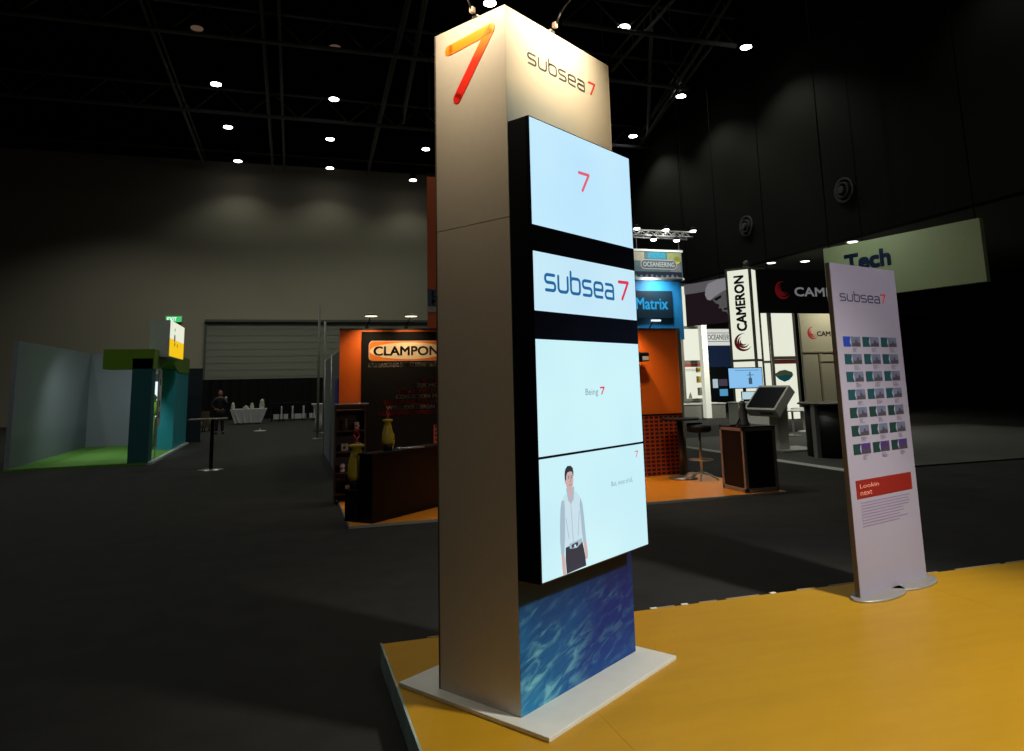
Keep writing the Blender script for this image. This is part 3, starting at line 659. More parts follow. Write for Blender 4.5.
yellow_tool(c0+nvec*0.355+cvec*0.08+V((0, 0, 0.40)), 0.2, 'yellow subsea sensor with red strap on the low black plinth', 0.86)
pp = c0+cvec*0.42+nvec*0.12
yellow_tool(V((pp.x, pp.y, BF+0.86)), 0.5, 'yellow subsea sensor with red strap on top of the black counter', 0.62)
rb = MB().cyl((0, 0, 0.012), (0.40, 0.1, 0.012), 0.011, n=10); rb.cyl((0.02, 0.005, 0.012), (0.07, 0.017, 0.012), 0.02, n=12)
r_o = rb.build('metal_rod', M_steel); r_o.location = (pp.x+0.12, pp.y+0.05, BF+0.86); tag(r_o, 'thin grey metal rod lying on the black counter', 'rod')

# bar table, stool, pedestal on the right of the booth
p = atz(680, 474, BF)
t = thing('bar_table', 'round black high bar table before the orange wall', 'table', (6.62, 11.42, BF))
MB().lathe([(0.33, 1.00), (0.335, 1.015), (0.33, 1.03)], n=36).build('tabletop', M_black, t)
MB().cyl((0, 0, 0.04), (0, 0, 1.0), 0.055, n=16).build('column', mat('dark_column', (0.03, 0.025, 0.025), 0.35), t)
MB().lathe([(0.25, 0), (0.25, 0.015), (0.08, 0.04), (0.05, 0.07)], n=28).build('base', mat('dull_chrome', (0.35, 0.33, 0.3), 0.3, 0.8), t)
t = thing('bar_stool', 'black seat bar stool on chrome five-star base beside the bar table', 'stool', (6.80, 11.10, BF))
mb = MB().lathe([(0.02, 0.80), (0.17, 0.80), (0.205, 0.83), (0.205, 0.89), (0.18, 0.92), (0.02, 0.925)], n=28); mb.build('seat', M_black, t)
MB().box((-0.15, 0.13, 0.88), (0.15, 0.17, 0.95)).build('backrest', M_black, t, bev=0.015)
MB().cyl((0, 0, 0.10), (0, 0, 0.80), 0.022, n=14).build('post', M_steel, t)
mb = MB(); n = 24
mb.tube([(0.2*math.cos(2*PI*i/n), 0.2*math.sin(2*PI*i/n), 0.34) for i in range(n+1)], 0.009, 6); mb.cyl((-0.2, 0, 0.34), (0.2, 0, 0.34), 0.006, n=6); mb.build('foot_ring', M_steel, t)
for i in range(5):
    a = 2*PI*i/5+0.3
    MB().tube([(0, 0, 0.13), (0.14*math.cos(a), 0.14*math.sin(a), 0.10), (0.29*math.cos(a), 0.29*math.sin(a), 0.02)], 0.014).build('leg', M_steel, t)
t = thing('pedestal', 'black pedestal cabinet with grey metal frame on the booth corner', 'pedestal', (6.60, 9.56, BF))
fw, fd, fh = 0.58, 0.62, 0.95
mb = MB()
for x in (0, fw-0.05):
    for y in (0, fd-0.05): mb.box((x, y, 0), (x+0.05, y+0.05, fh))
mb.box((0, 0, 0), (fw, 0.05, 0.06)).box((0, 0, fh-0.05), (fw, 0.05, fh)).box((0, 0, 0), (0.05, fd, 0.06)).box((0, 0, fh-0.05), (0.05, fd, fh)).box((0.01, 0.01, fh-0.03), (fw-0.01, fd-0.01, fh))
mb.build('frame', mat('grey_alu_frame', (0.33, 0.31, 0.29), 0.4, 0.5), t, bev=0.004)
MB().box((0.05, 0.015, 0.06), (fw-0.05, 0.03, fh-0.05)).build('front_panel', M_black, t)
MB().box((0.015, 0.05, 0.06), (0.03, fd-0.05, fh-0.05)).build('side_panel', M_black, t)
MB().box((0.0, 0.0, fh), (fw, fd, fh+0.02)).build('pedestal_top', M_black, t)
o = thing('sensor_model', 'dark grey upright instrument standing on the black pedestal', 'instrument', (6.84, 9.86, BF+fh+0.02))
MB().lathe([(0.095, 0), (0.095, 0.02), (0.07, 0.06), (0.065, 0.22), (0.045, 0.28), (0.05, 0.33), (0.035, 0.37), (0.01, 0.385)], n=20).build('instrument_body', mat('dark_grey_rubber', (0.035, 0.035, 0.04), 0.6), o)
MB().tube([(-0.06, 0, 0.12), (-0.13, -0.03, 0.04), (-0.20, -0.06, 0.012), (-0.27, -0.04, 0.012)], 0.012).build('cable', M_black, o)
o = thing('loudspeaker', 'tall dark blue loudspeaker cabinet at the right edge of the tower', 'loudspeaker', (4.83, 9.62, BF))
MB().box((-0.28, 0, 0), (0.10, 0.30, 1.02)).build('cabinet', mat('navy_cabinet', (0.012, 0.025, 0.07), 0.5), o, bev=0.01)
MB().box((-0.25, -0.012, 0.06), (0.07, 0.0, 0.96)).build('grille', mat('navy_grille', (0.008, 0.014, 0.04), 0.8, bump=0.5, bscale=200), o)
# black bracket lamp peeping out beside the lit screen
bp_ = at(648, 357, 11.4)
o = thing('wall_camera', 'small black camera with pale face on the orange wall beside the screen', 'camera', (bp_.x, 11.92, bp_.z))
MB().box((-0.16, -0.35, -0.07), (0.12, 0.0, 0.09)).build('camera_body', M_black, o, bev=0.02)
MB().cyl((-0.02, -0.0, 0), (-0.02, 0.08, 0), 0.03, n=12).build('mount', M_black, o)
MB().box((-0.02, -0.36, -0.05), (0.10, -0.35, 0.02)).build('face_plate', M_white, o)

# ================================================================= LEFT: partition, drape, tables, chairs, person
t = thing('shell_partition', 'grey aluminium shell partition receding left of the orange booth', 'partition', (0.98, 14.4, 0))
grey_p = mat('grey_partition', (0.13, 0.14, 0.16), 0.6)
for k in range(6):
    MB().box((0.0, k*1.0+0.005, 0.0), (0.03, k*1.0+0.995, 2.45)).build('partition_panel', grey_p, t)
for k in (0, 3, 6): MB().cyl((0.015, k*1.0, 0), (0.015, k*1.0, 2.5), 0.03, n=10).build('post', M_alu, t)
MB().box((0, 0, 2.45), (0.03, 6, 2.5)).build('top_rail', M_alu, t)
MB().box((-0.03, 0.3, 1.0), (-0.002, 1.3, 1.9)).build('blue_poster', mat('blue_poster', (0.01, 0.03, 0.35), 0.5), t)
p = at(321, 433, 29)
t = thing('white_table', 'small high table under a white cloth at far end of grey partition', 'table', (1.25, 30.6, 0))
MB().lathe([(0.20, 0.0), (0.13, 0.5), (0.19, 0.95), (0.30, 1.08), (0.30, 1.10)], n=24).build('tablecloth', M_whitecloth, t)
for k, (px, lb) in enumerate([(317.5, 'thin pale post standing left of the grey partition end'), (323.5, 'thin pale post next to the grey partition end')]):
    YP = 26+3*k; a = at(px, 430, YP)
    mb = MB().cyl((a.x, YP, 0), (a.x, YP, 4.6 if k == 0 else 4.3), 0.045, n=10).cyl((a.x, YP, 0), (a.x, YP, 0.03), 0.16, n=16)
    tag(mb.build('pole', mat('dull_pole', (0.22, 0.22, 0.19), 0.5, 0.3)), lb, 'pole')
# black drape in front of the back wall
a = at(196, 380, 45.5); c = at(326, 382, 45.5)
mb = MB(); n = 80
pts = [(a.x+(c.x-a.x+1.5)*i/n, 45.5+0.08*math.sin(i*1.3)) for i in range(n+1)]
vv = [(x, y, z) for z in (0, a.z) for x, y in pts] + [(x, y+0.05, z) for z in (0, a.z) for x, y in pts]
m_ = n+1
mb.add(vv, [(i, i+1, m_+i+1, m_+i) for i in range(n)] + [(2*m_+i, 3*m_+i, 3*m_+i+1, 2*m_+i+1) for i in range(n)] + [(m_+i, m_+i+1, 3*m_+i+1, 3*m_+i) for i in range(n)])
tag(mb.build('black_drape', M_blackm), 'long low black drape in front of the grey back wall', 'curtain')
def banquet(x0, x1, y0, y1, label, group=None, taper=0.3):
    t = thing('banquet_table', label, 'table', ((x0+x1)/2, y0, 0), group=group)
    w2 = (x1-x0)/2; d = y1-y0; mb = MB(); n = 14; zt = 0.76
    ring0 = []; ring1 = []
    def per(s_, inset):
        q = []
        for i in range(n): q.append((-s_+2*s_*i/n, inset))
        for i in range(4): q.append((s_, inset+(d-2*inset)*i/4))
        for i in range(n): q.append((s_-2*s_*i/n, d-inset))
        for i in range(4): q.append((-s_, d-inset-(d-2*inset)*i/4))
        return q
    top = [(x, y, zt) for x, y in per(w2, 0)]
    lo = []
    for i, (x, y) in enumerate(per(w2-taper*0.5, 0.05)):
        k = 0.05*math.sin(i*2.2); lo.append((x, y+k*0.6, 0.06+0.03*abs(math.sin(i))))
    N = len(top)
    mb.add(top+lo, [tuple(range(N))]+[(i, N+i, N+(i+1) % N, (i+1) % N) for i in range(N)])
    mb.build('tablecloth', M_whitecloth, t)
    for sx in (-1, 1):
        for yy in (0.12, d-0.12): MB().cyl((sx*(w2-taper*0.5-0.15), yy, 0), (sx*(w2-taper*0.5-0.15), yy, 0.7), 0.02, n=8).build('leg', M_black, t)
    return t
a = at(230, 405, 39); c = at(267, 405, 39)
banquet(a.x, c.x, 39.0, 39.8, 'white cloth covered table left of the black chairs', taper=0.5)
for k, (px, h_, r_, lb) in enumerate([(233, 0.28, 0.10, 'pale jug at the left end of the white table'), (246, 0.12, 0.16, 'low pale tray in the middle of the white table'), (262, 0.42, 0.13, 'tall pale urn at the right end of the white table'), (252, 0.25, 0.10, 'dull metal pot on the white table left of the urn')]):
    a = at(px, 404, 39.3)
    o = thing('serving_pot', lb, 'pot', (a.x, 39.35, 0.76))
    MB().lathe([(r_*0.8, 0), (r_, h_*0.4), (r_*0.7, h_*0.85), (r_*0.75, h_)], n=16).build('pot_body', mat('dull_cream', (0.5, 0.47, 0.38), 0.4), o)
    MB().lathe([(r_*0.76, h_), (r_*0.3, h_+0.03), (r_*0.1, h_+0.06)], n=16).build('lid', M_alu, o)
xs = [at(q, 405, 42).x for q in (272, 290, 308, 326)]
tl_ = ['white cloth table behind the first black chair', 'white cloth table behind the middle black chairs', 'white cloth table at the right end of the far row']
for i in range(3): banquet(xs[i]+0.05, xs[i+1]-0.05, 42, 42.8, tl_[i], 'row of white tables before the drape', 0.1)
def chair(loc, rz, label):
    t = thing('banquet_chair', label, 'chair', loc, rz, 'black chairs along the white tables')
    MB().box((-0.23, -0.23, 0.43), (0.23, 0.23, 0.50)).build('seat', M_black, t, bev=0.02)
    MB().box((-0.24, -0.26, 0.40), (0.24, -0.20, 1.0)).build('backrest', M_black, t, bev=0.02)
    for sx in (-0.2, 0.2):
        MB().cyl((sx, -0.22, 0), (sx, -0.225, 0.95), 0.014, n=8).build('leg', M_black, t)
        MB().cyl((sx, 0.2, 0), (sx, 0.2, 0.44), 0.014, n=8).build('leg', M_black, t)
    return t
ch = None
for px, lb in [(275.5, 'black banquet chair, first of the row right of the white table'), (287, 'black banquet chair, second of the row at the far tables'), (298, 'black banquet chair, third of the row at the far tables'), (309, 'black banquet chair, rightmost of the far row')]:
    a = at(px, 420, 40.9)
    if ch is None: ch = chair((a.x, 40.9, 0), 0.1, lb)
    else: dup(ch, (a.x, 40.9, 0), random.uniform(-0.05, 0.05), lb)
# brown tub chairs left of the person
for px, Y, lb in [(194, 33, 'brown upholstered tub chair at far left behind the high table'), (204, 34, 'brown upholstered tub chair next to the standing person')]:
    a = at(px, 415, Y)
    t = thing('tub_chair', lb, 'armchair', (a.x, Y, 0), 2.6)
    br = mat('brown_upholstery', (0.10, 0.075, 0.045), 0.9)
    MB().lathe([(0.30, 0.18), (0.33, 0.22), (0.33, 0.42), (0.30, 0.45)], n=20).build('seat', br, t)
    mb = MB()
    for i in range(14):
        a0, a1 = math.radians(20+10*i), math.radians(20+10*i+10)
        q = [(r*math.cos(x), r*math.sin(x), z) for z in (0.2, 0.85) for r, x in ((0.34, a0), (0.34, a1), (0.42, a1), (0.42, a0))]
        mb.add(q, [(0, 3, 2, 1), (4, 5, 6, 7), (0, 1, 5, 4), (2, 3, 7, 6), (1, 2, 6, 5), (3, 0, 4, 7)])
    mb.build('backrest', br, t)
    for i in range(4): MB().cyl((0.24*math.cos(i*PI/2+.8), 0.24*math.sin(i*PI/2+.8), 0), (0.22*math.cos(i*PI/2+.8), 0.22*math.sin(i*PI/2+.8), 0.2), 0.02, n=8).build('leg', M_black, t)
# high table in the left foreground of the hall
t = thing('high_table', 'slim black high table with round base plate on the dark carpet', 'table', (-1.57, 17.5, 0))
MB().box((-0.48, -0.25, 1.09), (0.30, 0.25, 1.12)).build('tabletop', mat('olive_table', (0.15, 0.14, 0.11), 0.4), t, bev=0.006)
MB().cyl((0, 0, 0.02), (0, 0, 1.09), 0.04, n=14).build('column', M_black, t)
MB().lathe([(0.27, 0), (0.27, 0.012), (0.05, 0.03)], n=30).build('base', mat('pale_metal_base', (0.45, 0.45, 0.43), 0.25, 0.8), t)
a = atz(260, 431, 0)
t = thing('floor_disc', 'small pale round disc on the carpet before the white table', 'floor plate', (a.x, a.y, 0))  # pale raised disc with a short stub on the carpet
MB().lathe([(0.25, 0), (0.24, 0.02), (0.05, 0.03)], n=24).build('disc_body', mat('pale_disc', (0.45, 0.44, 0.42), 0.4), t)
MB().cyl((0, 0, 0.03), (0, 0, 0.10), 0.03, n=10).build('stub', M_alu, t)

# person: skin-grown body with jacket, trousers, hair
def skinned(name, verts, edges, radii, mt, parent, sub=2, root=0):
    me = D.meshes.new(name); bm = bmesh.new(); lay = bm.verts.layers.skin.verify()
    bv = []
    for i, (p_, r) in enumerate(zip(verts, radii)):
        q = bm.verts.new(p_); q[lay].radius = (r, r) if not isinstance(r, tuple) else r; q[lay].use_root = (i == root); bv.append(q)
    for a_, b_ in edges: bm.edges.new((bv[a_], bv[b_]))
    bm.to_mesh(me); bm.free(); me.materials.append(mt)
    o = D.objects.new(name, me); COL.objects.link(o); o.parent = parent
    s_ = o.modifiers.new('Skin', 'SKIN'); s_.use_smooth_shade = True
    u_ = o.modifiers.new('Sub', 'SUBSURF'); u_.levels = sub; u_.render_levels = sub
    return o
a = at(219, 430, 31.5)
P_ = thing('person', 'person in black jacket and dark trousers standing near the white table holding a cup', 'person', (a.x, 31.5, 0), 0.25)
skin_m = mat('skin_tone', (0.42, 0.20, 0.14), 0.6)
vb = [(0, 0, 0.93), (0, 0, 1.10), (0, 0, 1.30), (0, 0, 1.40), (0, -0.01, 1.47), (0, -0.02, 1.54), (0, -0.02, 1.63),
      (-0.17, 0, 1.36), (-0.30, 0.02, 1.12), (-0.20, -0.14, 0.98), (-0.14, -0.20, 0.96),
      (0.17, 0, 1.36), (0.28, -0.02, 1.13), (0.20, -0.20, 1.27), (0.17, -0.24, 1.33),
      (-0.09, 0, 0.86), (-0.10, -0.01, 0.48), (-0.11, 0.02, 0.08), (-0.12, -0.12, 0.035),
      (0.09, 0, 0.86), (0.11, -0.01, 0.48), (0.13, 0.02, 0.08), (0.15, -0.12, 0.035)]
eb = [(0, 1), (1, 2), (2, 3), (3, 4), (4, 5), (5, 6), (3, 7), (7, 8), (8, 9), (9, 10), (3, 11), (11, 12), (12, 13), (13, 14), (0, 15), (15, 16), (16, 17), (17, 18), (0, 19), (19, 20), (20, 21), (21, 22)]
rb_ = [0.13, 0.12, 0.13, 0.10, 0.05, 0.065, 0.075, 0.06, 0.042, 0.030, 0.025, 0.06, 0.042, 0.030, 0.025, 0.085, 0.055, 0.04, 0.03, 0.085, 0.055, 0.04, 0.03]
skinned('body', vb, eb, rb_, skin_m, P_)
jm = mat('black_jacket', (0.010, 0.010, 0.012), 0.8)
jb = [0, 1, 2, 3, 4, 7, 8, 9, 11, 12, 13]; idx = {v: i for i, v in enumerate(jb)}
skinned('jacket', [vb[i] for i in jb], [(idx[a_], idx[b_]) for a_, b_ in eb if a_ in idx and b_ in idx], [rb_[i]*1.0+0.035 for i in jb], jm, P_)
tb = [0, 15, 16, 17, 19, 20, 21]; idx = {v: i for i, v in enumerate(tb)}
skinned('trousers', [vb[i] for i in tb], [(idx[a_], idx[b_]) for a_, b_ in eb if a_ in idx and b_ in idx], [rb_[i]+0.022 for i in tb], mat('dark_trousers', (0.012, 0.012, 0.016), 0.8), P_)
for sx in (-0.12, 0.15):
    MB().ball((sx, -0.06, 0.045), 0.05, sc=(0.9, 2.6, 0.9)).build('shoe', M_black, P_)
mb = MB().ball((0, -0.02, 1.60), 0.095, 18, 14, (0.85, 1.0, 1.18)); mb.ball((0, -0.118, 1.59), 0.016, 8, 6, (0.8, 1, 1.4))
for sx in (-1, 1): mb.ball((sx*0.082, -0.01, 1.595), 0.022, 8, 6, (0.4, 0.8, 1.2))
mb.build('head', skin_m, P_)
mb = MB()
for sx in (-1, 1): mb.ball((sx*0.03, -0.108, 1.61), 0.010, 8, 6)
mb.ball((0, -0.108, 1.55), 0.02, 10, 6, (1.2, 0.4, 0.35)); mb.build('eyes_and_mouth', mat('dark_features', (0.05, 0.02, 0.02), 0.5), P_)
MB().ball((0, 0.005, 1.635), 0.10, 18, 14, (0.90, 1.0, 1.0)).build('hair', mat('brown_hair', (0.06, 0.022, 0.014), 0.7), P_)
for hx, hy, hz, nm in ((-0.12, -0.22, 0.96, 1), (0.165, -0.26, 1.345, 1)):
    mb = MB().ball((hx, hy, hz), 0.035, 10, 8, (1, 0.7, 1.2))
    for k in range(4): mb.tube([(hx-0.022+0.015*k, hy-0.01, hz+0.03), (hx-0.024+0.016*k, hy-0.035, hz+0.06-0.004*abs(k-1.5)), (hx-0.024+0.016*k, hy-0.055, hz+0.05)], 0.008, 6)
    mb.tube([(hx-0.03, hy, hz), (hx-0.045, hy-0.02, hz+0.025), (hx-0.04, hy-0.04, hz+0.04)], 0.009, 6)
    mb.build('hand', skin_m, P_)
cp = thing('paper_cup', 'white paper cup held up by the standing person', 'cup')
cr, sr = math.cos(0.25), math.sin(0.25); hx, hy = 0.165, -0.325
cp.location = (a.x+cr*hx-sr*hy, 31.5+sr*hx+cr*hy, 1.36)
MB().lathe([(0.028, 0), (0.040, 0.10)], n=16).build('cup_body', M_white, cp); MB().lathe([(0.042, 0.10), (0.040, 0.112)], n=16).build('lid', M_white, cp)

# ================================================================= TEAL BOOTH at far left
tx = -3.18
teal_m = mat('teal_wall', (0.02, 0.27, 0.33), 0.5); dteal = mat('dark_teal_wall', (0.012, 0.09, 0.10), 0.5); lime = mat('lime_green', (0.12, 0.24, 0.01), 0.5)
t = thing('teal_booth', 'teal exhibition booth with green lintel and open doorway at left edge', 'booth', (tx, 19.6, 0))
MB().box((-0.45, 0, 0.05), (0, 0.5, 2.55)).build('near_pillar', [dteal], t)
MB().box((-0.42, 3.9, 0.05), (0.0, 6.8, 2.60)).build('far_pillar', teal_m, t)
mb = MB(); n = 16   # arched lintel
for i in range(n):
    y0_, y1_ = 6.8*i/n, 6.8*(i+1)/n
    arch = lambda y: 2.30+0.28*math.sin(PI*min(1, max(0, (y-0.9)/3.3)))
    z_a, z_b = arch(y0_), arch(y1_)
    q = [(-1.1, y0_, z_a), (0.02, y0_, z_a), (0.02, y1_, z_b), (-1.1, y1_, z_b)]
    mb.add(q+[(x, y, 2.78) for x, y, z in q], [(0, 1, 2, 3), (4, 7, 6, 5), (0, 4, 5, 1), (1, 5, 6, 2), (2, 6, 7, 3), (3, 7, 4, 0)])
mb.build('lintel', lime, t)
MB().box((-3, 0, 0), (0.0, 6.8, 0.05)).build('green_floor', mat('green_carpet', (0.08, 0.22, 0.02), 0.9), t)
MB().box((0.0, 0, 0), (0.10, 6.8, 0.055)).build('edge_ramp', mat('pale_ramp', (0.42, 0.45, 0.42), 0.4), t)
MB().box((-3.0, 0.02, 0.05), (-2.9, 6.75, 3.0)).box((-3.0, 6.65, 0.05), (-0.85, 6.75, 3.0)).build('back_panel', mat('grey_inner_wall', (0.20, 0.22, 0.25), 0.6), t)
MB().box((-0.47, -0.02, 2.55), (0.01, 0.5, 2.62)).build('pillar_cap', lime, t)
o = MB().box((-0.95, 5.8, 0.95), (-0.46, 5.86, 2.05)).build('lit_screen', em('booth_screen', (0.75, 0.85, 0.95), 1.2), t)
MB().box((-1.3, 5.4, 0.05), (-0.46, 5.9, 0.90)).build('inner_desk', mat('slate_desk', (0.05, 0.06, 0.08), 0.5), t)
mb = MB().ball((-0.62, 4.4, 1.25), 0.24, 14, 10, (0.8, 0.6, 1)).ball((-0.66, 4.35, 1.55), 0.12, 12, 8).cyl((-0.62, 4.4, 0.05), (-0.62, 4.4, 1.05), 0.04, n=10); mb.build('green_ornament', mat('bright_green', (0.25, 0.45, 0.03), 0.5), t)
o = MB().box((-0.02, 1.02, 0.85), (0.0, 1.5, 2.3)).box((-0.02, 1.0, 0.0), (0.0, 1.05, 2.3)).build('hanging_poster', mat('beige_poster', (0.42, 0.40, 0.36), 0.5), t)
mb = MB(); T_ = frame(RIGHTF, (0.0, 0, 0))
for z_ in (1.05, 1.35, 1.9): mb.rect(1.17, z_, 1.37, z_+0.16, T_)
mb.build('dark_icon', M_ink, o)
area('teal_booth_light', (tx-1.6, 21.5, 3.4), (tx-0.6, 23.5, 0.5), 60, 0.8, (0.85, 1, 0.95))
area('teal_booth_front_light', (tx+1.0, 21.0, 4.3), (tx+0.9, 22.2, 0.0), 22, 0.8, (0.85, 1, 0.95))
# lightbox on top
sb = thing('roof_sign', 'white and yellow lit sign box on top of the teal booth', 'sign', (-2.92, 20.3, 2.62))
yb = atx(184, 340, -2.92).y
MB().box((-0.48, 0, 0.0), (-0.01, yb-20.3, 0.94)).build('sign_box', mat('sign_grey', (0.42, 0.47, 0.44), 0.6), sb)
T_ = frame(RIGHTF, (-0.01, 0, 0)); L_ = yb-20.3
MB().rect(0, 0.02, L_, 0.47, T_, 0, 0.01).build('yellow_face', em('lit_yellow', (0.9, 0.55, 0.0), 1), sb)
MB().rect(0, 0.47, L_, 0.94, T_, 0, 0.01).build('white_face', em('lit_cream', (0.8, 0.82, 0.66), 1), sb)
mb = MB().disc(L_*0.3, 0.52, 0.10, T_, 0, 0.013).disc(L_*0.32, 0.36, 0.06, T_, 0, 0.013).disc(L_*0.5, 0.34, 0.05, T_, 0, 0.013).disc(L_*0.3, 0.74, 0.045, T_, 0, 0.013)
mb.build('black_spots', M_ink, sb)
MB().box((-0.44, 0.3, -0.12), (-0.3, 0.5, 0.0)).build('foot', M_black, sb)
p = at(173.5, 319, 46.3)
t = thing('exit_sign', 'small lit green exit sign on the back wall above the teal booth', 'sign', (p.x, 46.44, p.z))
MB().box((-0.45, -0.06, -0.18), (0.45, 0.06, 0.18)).build('sign_case', M_white, t)
MB().rect(-0.43, -0.16, 0.43, 0.16, frame(FRONT, (0, -0.06, 0)), 0, 0.004).build('green_face', em('exit_green', (0.05, 0.55, 0.16), 1.0), t)
text_mb(MB(), 'EXIT', frame(FRONT, (0, -0.065, 0)), -0.34, -0.10, 0.5, 0.2, 0.01).build('lettering', em('exit_white', (0.8, 1, 0.85), 1.2), t)
t = thing('side_screen', 'dark blue black panel standing right of the teal booth', 'panel', (-3.17, 27.2, 0))
MB().box((-0.25, 0, 0.0), (0.35, 0.06, 2.5)).build('panel_board', mat('midnight_panel', (0.008, 0.014, 0.022), 0.6), t)
MB().box((-0.25, -0.2, 0.0), (-0.20, 0.25, 0.04)).box((0.30, -0.2, 0.0), (0.35, 0.25, 0.04)).build('foot', M_black, t)

# ================================================================= BEHIND THE TOWER, LEFT: tall orange hanging banner
YB = 25
a = at(427, 175, YB); c = at(427, 335, YB)
t = thing('hanging_banner', 'tall orange hanging banner with dark blue block at the tower left edge', 'banner', (a.x, YB, c.z-1))
Hb = a.z-c.z+1
MB().box((0, 0, 0), (2.2, 0.05, Hb)).build('banner_cloth', mat('burnt_orange_cloth', (0.45, 0.075, 0.01), 0.8), t)
MB().box((-0.03, -0.02, Hb), (2.23, 0.07, Hb+0.05)).build('top_bar', M_black, t)
zb_ = at(427, 306, YB).z-(c.z-1); zt_ = at(427, 289, YB).z-(c.z-1)
T_ = frame(FRONT, (0, 0, 0)); o = MB().rect(0, zb_, 2.2, zt_, T_, 0, 0.01).build('blue_block', mat('slate_blue_print', (0.03, 0.05, 0.09), 0.6), t)
mb = MB(); T2 = frame(FRONT, (0, -0.012, 0)); text_mb(mb, 'D', T2, 0.16, (zb_+zt_)/2+0.03, 0.17, 0.2, 0.02); text_mb(mb, 'R', T2, 0.16, zb_+0.05, 0.17, 0.2, 0.02)
mb.build('lettering', mat('cream_ink2', (0.6, 0.6, 0.55), 0.5, var=0), o)
MB().rect(0.0, zb_-0.22, 2.2, zb_-0.02, T_, 0, 0.01).build('grey_block', mat('mid_grey_print', (0.25, 0.24, 0.22), 0.6), t)
for x in (0.1, 2.1): MB().cyl((x, 0.02, Hb+0.05), (x, 0.02, CZ-(c.z-1)), 0.012, n=6).build('cable', M_blackm, t)

# ================================================================= BLUE TOWER WITH SCREEN, HANGING SIGN, LIGHT RIG
YM = 12.35
a = at(681, 281, YM); c = at(681, 331, YM); xl = at(600, 281, YM).x
t = thing('blue_booth_wall', 'blue booth wall rising above the orange wall right of the tower', 'wall panel', (xl, YM, 0))
for x_ in (0.1, a.x-xl-0.42): MB().box((x_, 0.02, 0), (x_+0.08, 0.10, 2.5)).build('post', M_olive, t)
MB().box((0, 0, 2.5), (a.x-xl, 0.12, a.z)).build('wall_board', mat('blue_wall', (0.03, 0.30, 0.65), 0.5), t)
MB().box((-0.02, -0.03, a.z), (a.x-xl+0.02, 0.18, a.z+0.05)).build('top_rail', M_alu, t)
q0 = at(610, 318, YM-0.06); q1 = at(672, 291, YM-0.06)
t = thing('wall_screen', 'dark navy sign panel with light blue lettering on the blue wall', 'sign', (q0.x, YM-0.06, q0.z))
WW, HH = q1.x-q0.x, q1.z-q0.z
MB().box((0, 0, 0), (WW, 0.055, HH)).build('screen_board', mat('slate_screen', (0.012, 0.03, 0.05), 0.4), t, bev=0.006)
T_ = frame(FRONT, (0, 0, 0)); r0 = at(636.5, 310, YM-0.06).x-q0.x; r1_ = at(668, 310, YM-0.06).x-q0.x
text_mb(MB(), 'Matrix', T_, r0, HH*0.33, r1_-r0, HH*0.40, 0.010).build('lettering', em('lit_blue_text', (0.03, 0.42, 0.85), 0.8), t)
# lamp on arm below the screen
t = thing('strip_lamp', 'small lit lamp on the blue wall beneath the dark sign', 'lamp', (at(656, 320.5, YM-0.15).x, YM-0.15, at(656, 320.5, YM-0.15).z))
MB().box((-0.09, -0.03, -0.015), (0.09, 0.03, 0.015)).build('lamp_head', em('strip_lens', (0.9, 1, 1), 1.2), t)
MB().tube([(-0.05, 0.02, -0.01), (-0.16, 0.05, -0.20), (-0.12, 0.15, -0.22)], 0.012).build('arm', M_black, t)
area('blue_wall_light', (at(655, 281, YM).x, YM-0.40, a.z+0.10), (at(655, 281, YM).x, YM, a.z-0.8), 14, 0.3, (0.75, 0.95, 1))
# orange wall panel between (visible under the blue wall) is the booth wall itself
YS = 17.0
a = at(615, 249, YS-1.6); c = at(683, 279, YS-1.6); ys = YS-1.6
t = thing('hanging_sign', 'rectangular hanging picture sign with white oval lettering above the blue wall', 'sign', (a.x, ys, c.z))
WW, HH = c.x-a.x, a.z-c.z
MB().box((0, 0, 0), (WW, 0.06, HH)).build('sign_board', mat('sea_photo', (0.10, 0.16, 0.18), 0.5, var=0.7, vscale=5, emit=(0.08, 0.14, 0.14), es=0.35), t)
T_ = frame(FRONT, (0, 0, 0)); ox = at(634, 260, ys).x-a.x
mb = MB()
mb.mat(0).rect(ox, HH*0.62, ox+0.28, HH*0.95, T_).mat(1).rect(ox+0.37, HH*0.70, ox+0.86, HH*0.95, T_).mat(2).rect(ox+0.90, HH*0.62, WW-0.02, HH*0.95, T_).mat(3).disc(WW-0.14, HH*0.66, 0.09, T_)
mb.mat(4).rect(ox, 0.02, WW-0.02, HH*0.24, T_).mat(5).poly([(WW-0.35, HH*0.25), (WW-0.2, HH*0.55), (WW-0.05, HH*0.5), (WW-0.03, HH*0.22)], T_)
for k in range(9): mb.mat(5).poly([(ox+k*0.14, 0.03), (ox+k*0.14+0.09, 0.03), (ox+k*0.14+0.06, 0.05+0.02*(k % 4)), (ox+k*0.14+0.02, 0.09)], T_, 0, 0.003)
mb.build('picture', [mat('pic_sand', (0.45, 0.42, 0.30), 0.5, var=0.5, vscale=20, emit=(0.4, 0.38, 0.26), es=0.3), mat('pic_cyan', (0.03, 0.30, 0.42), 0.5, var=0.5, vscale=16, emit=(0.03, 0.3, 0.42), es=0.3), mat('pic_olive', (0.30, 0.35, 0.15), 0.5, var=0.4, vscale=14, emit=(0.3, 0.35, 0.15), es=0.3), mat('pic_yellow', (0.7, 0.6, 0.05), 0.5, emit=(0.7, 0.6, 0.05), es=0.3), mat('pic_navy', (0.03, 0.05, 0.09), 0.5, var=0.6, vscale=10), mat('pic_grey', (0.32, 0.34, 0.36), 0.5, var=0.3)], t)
mb = MB(); e0, e1_ = ox+0.17, ox+1.16; zc = HH*0.50
mb.poly(rrect(e0, zc-0.12, e1_, zc+0.12, 0.11), T_, 0, 0.004)
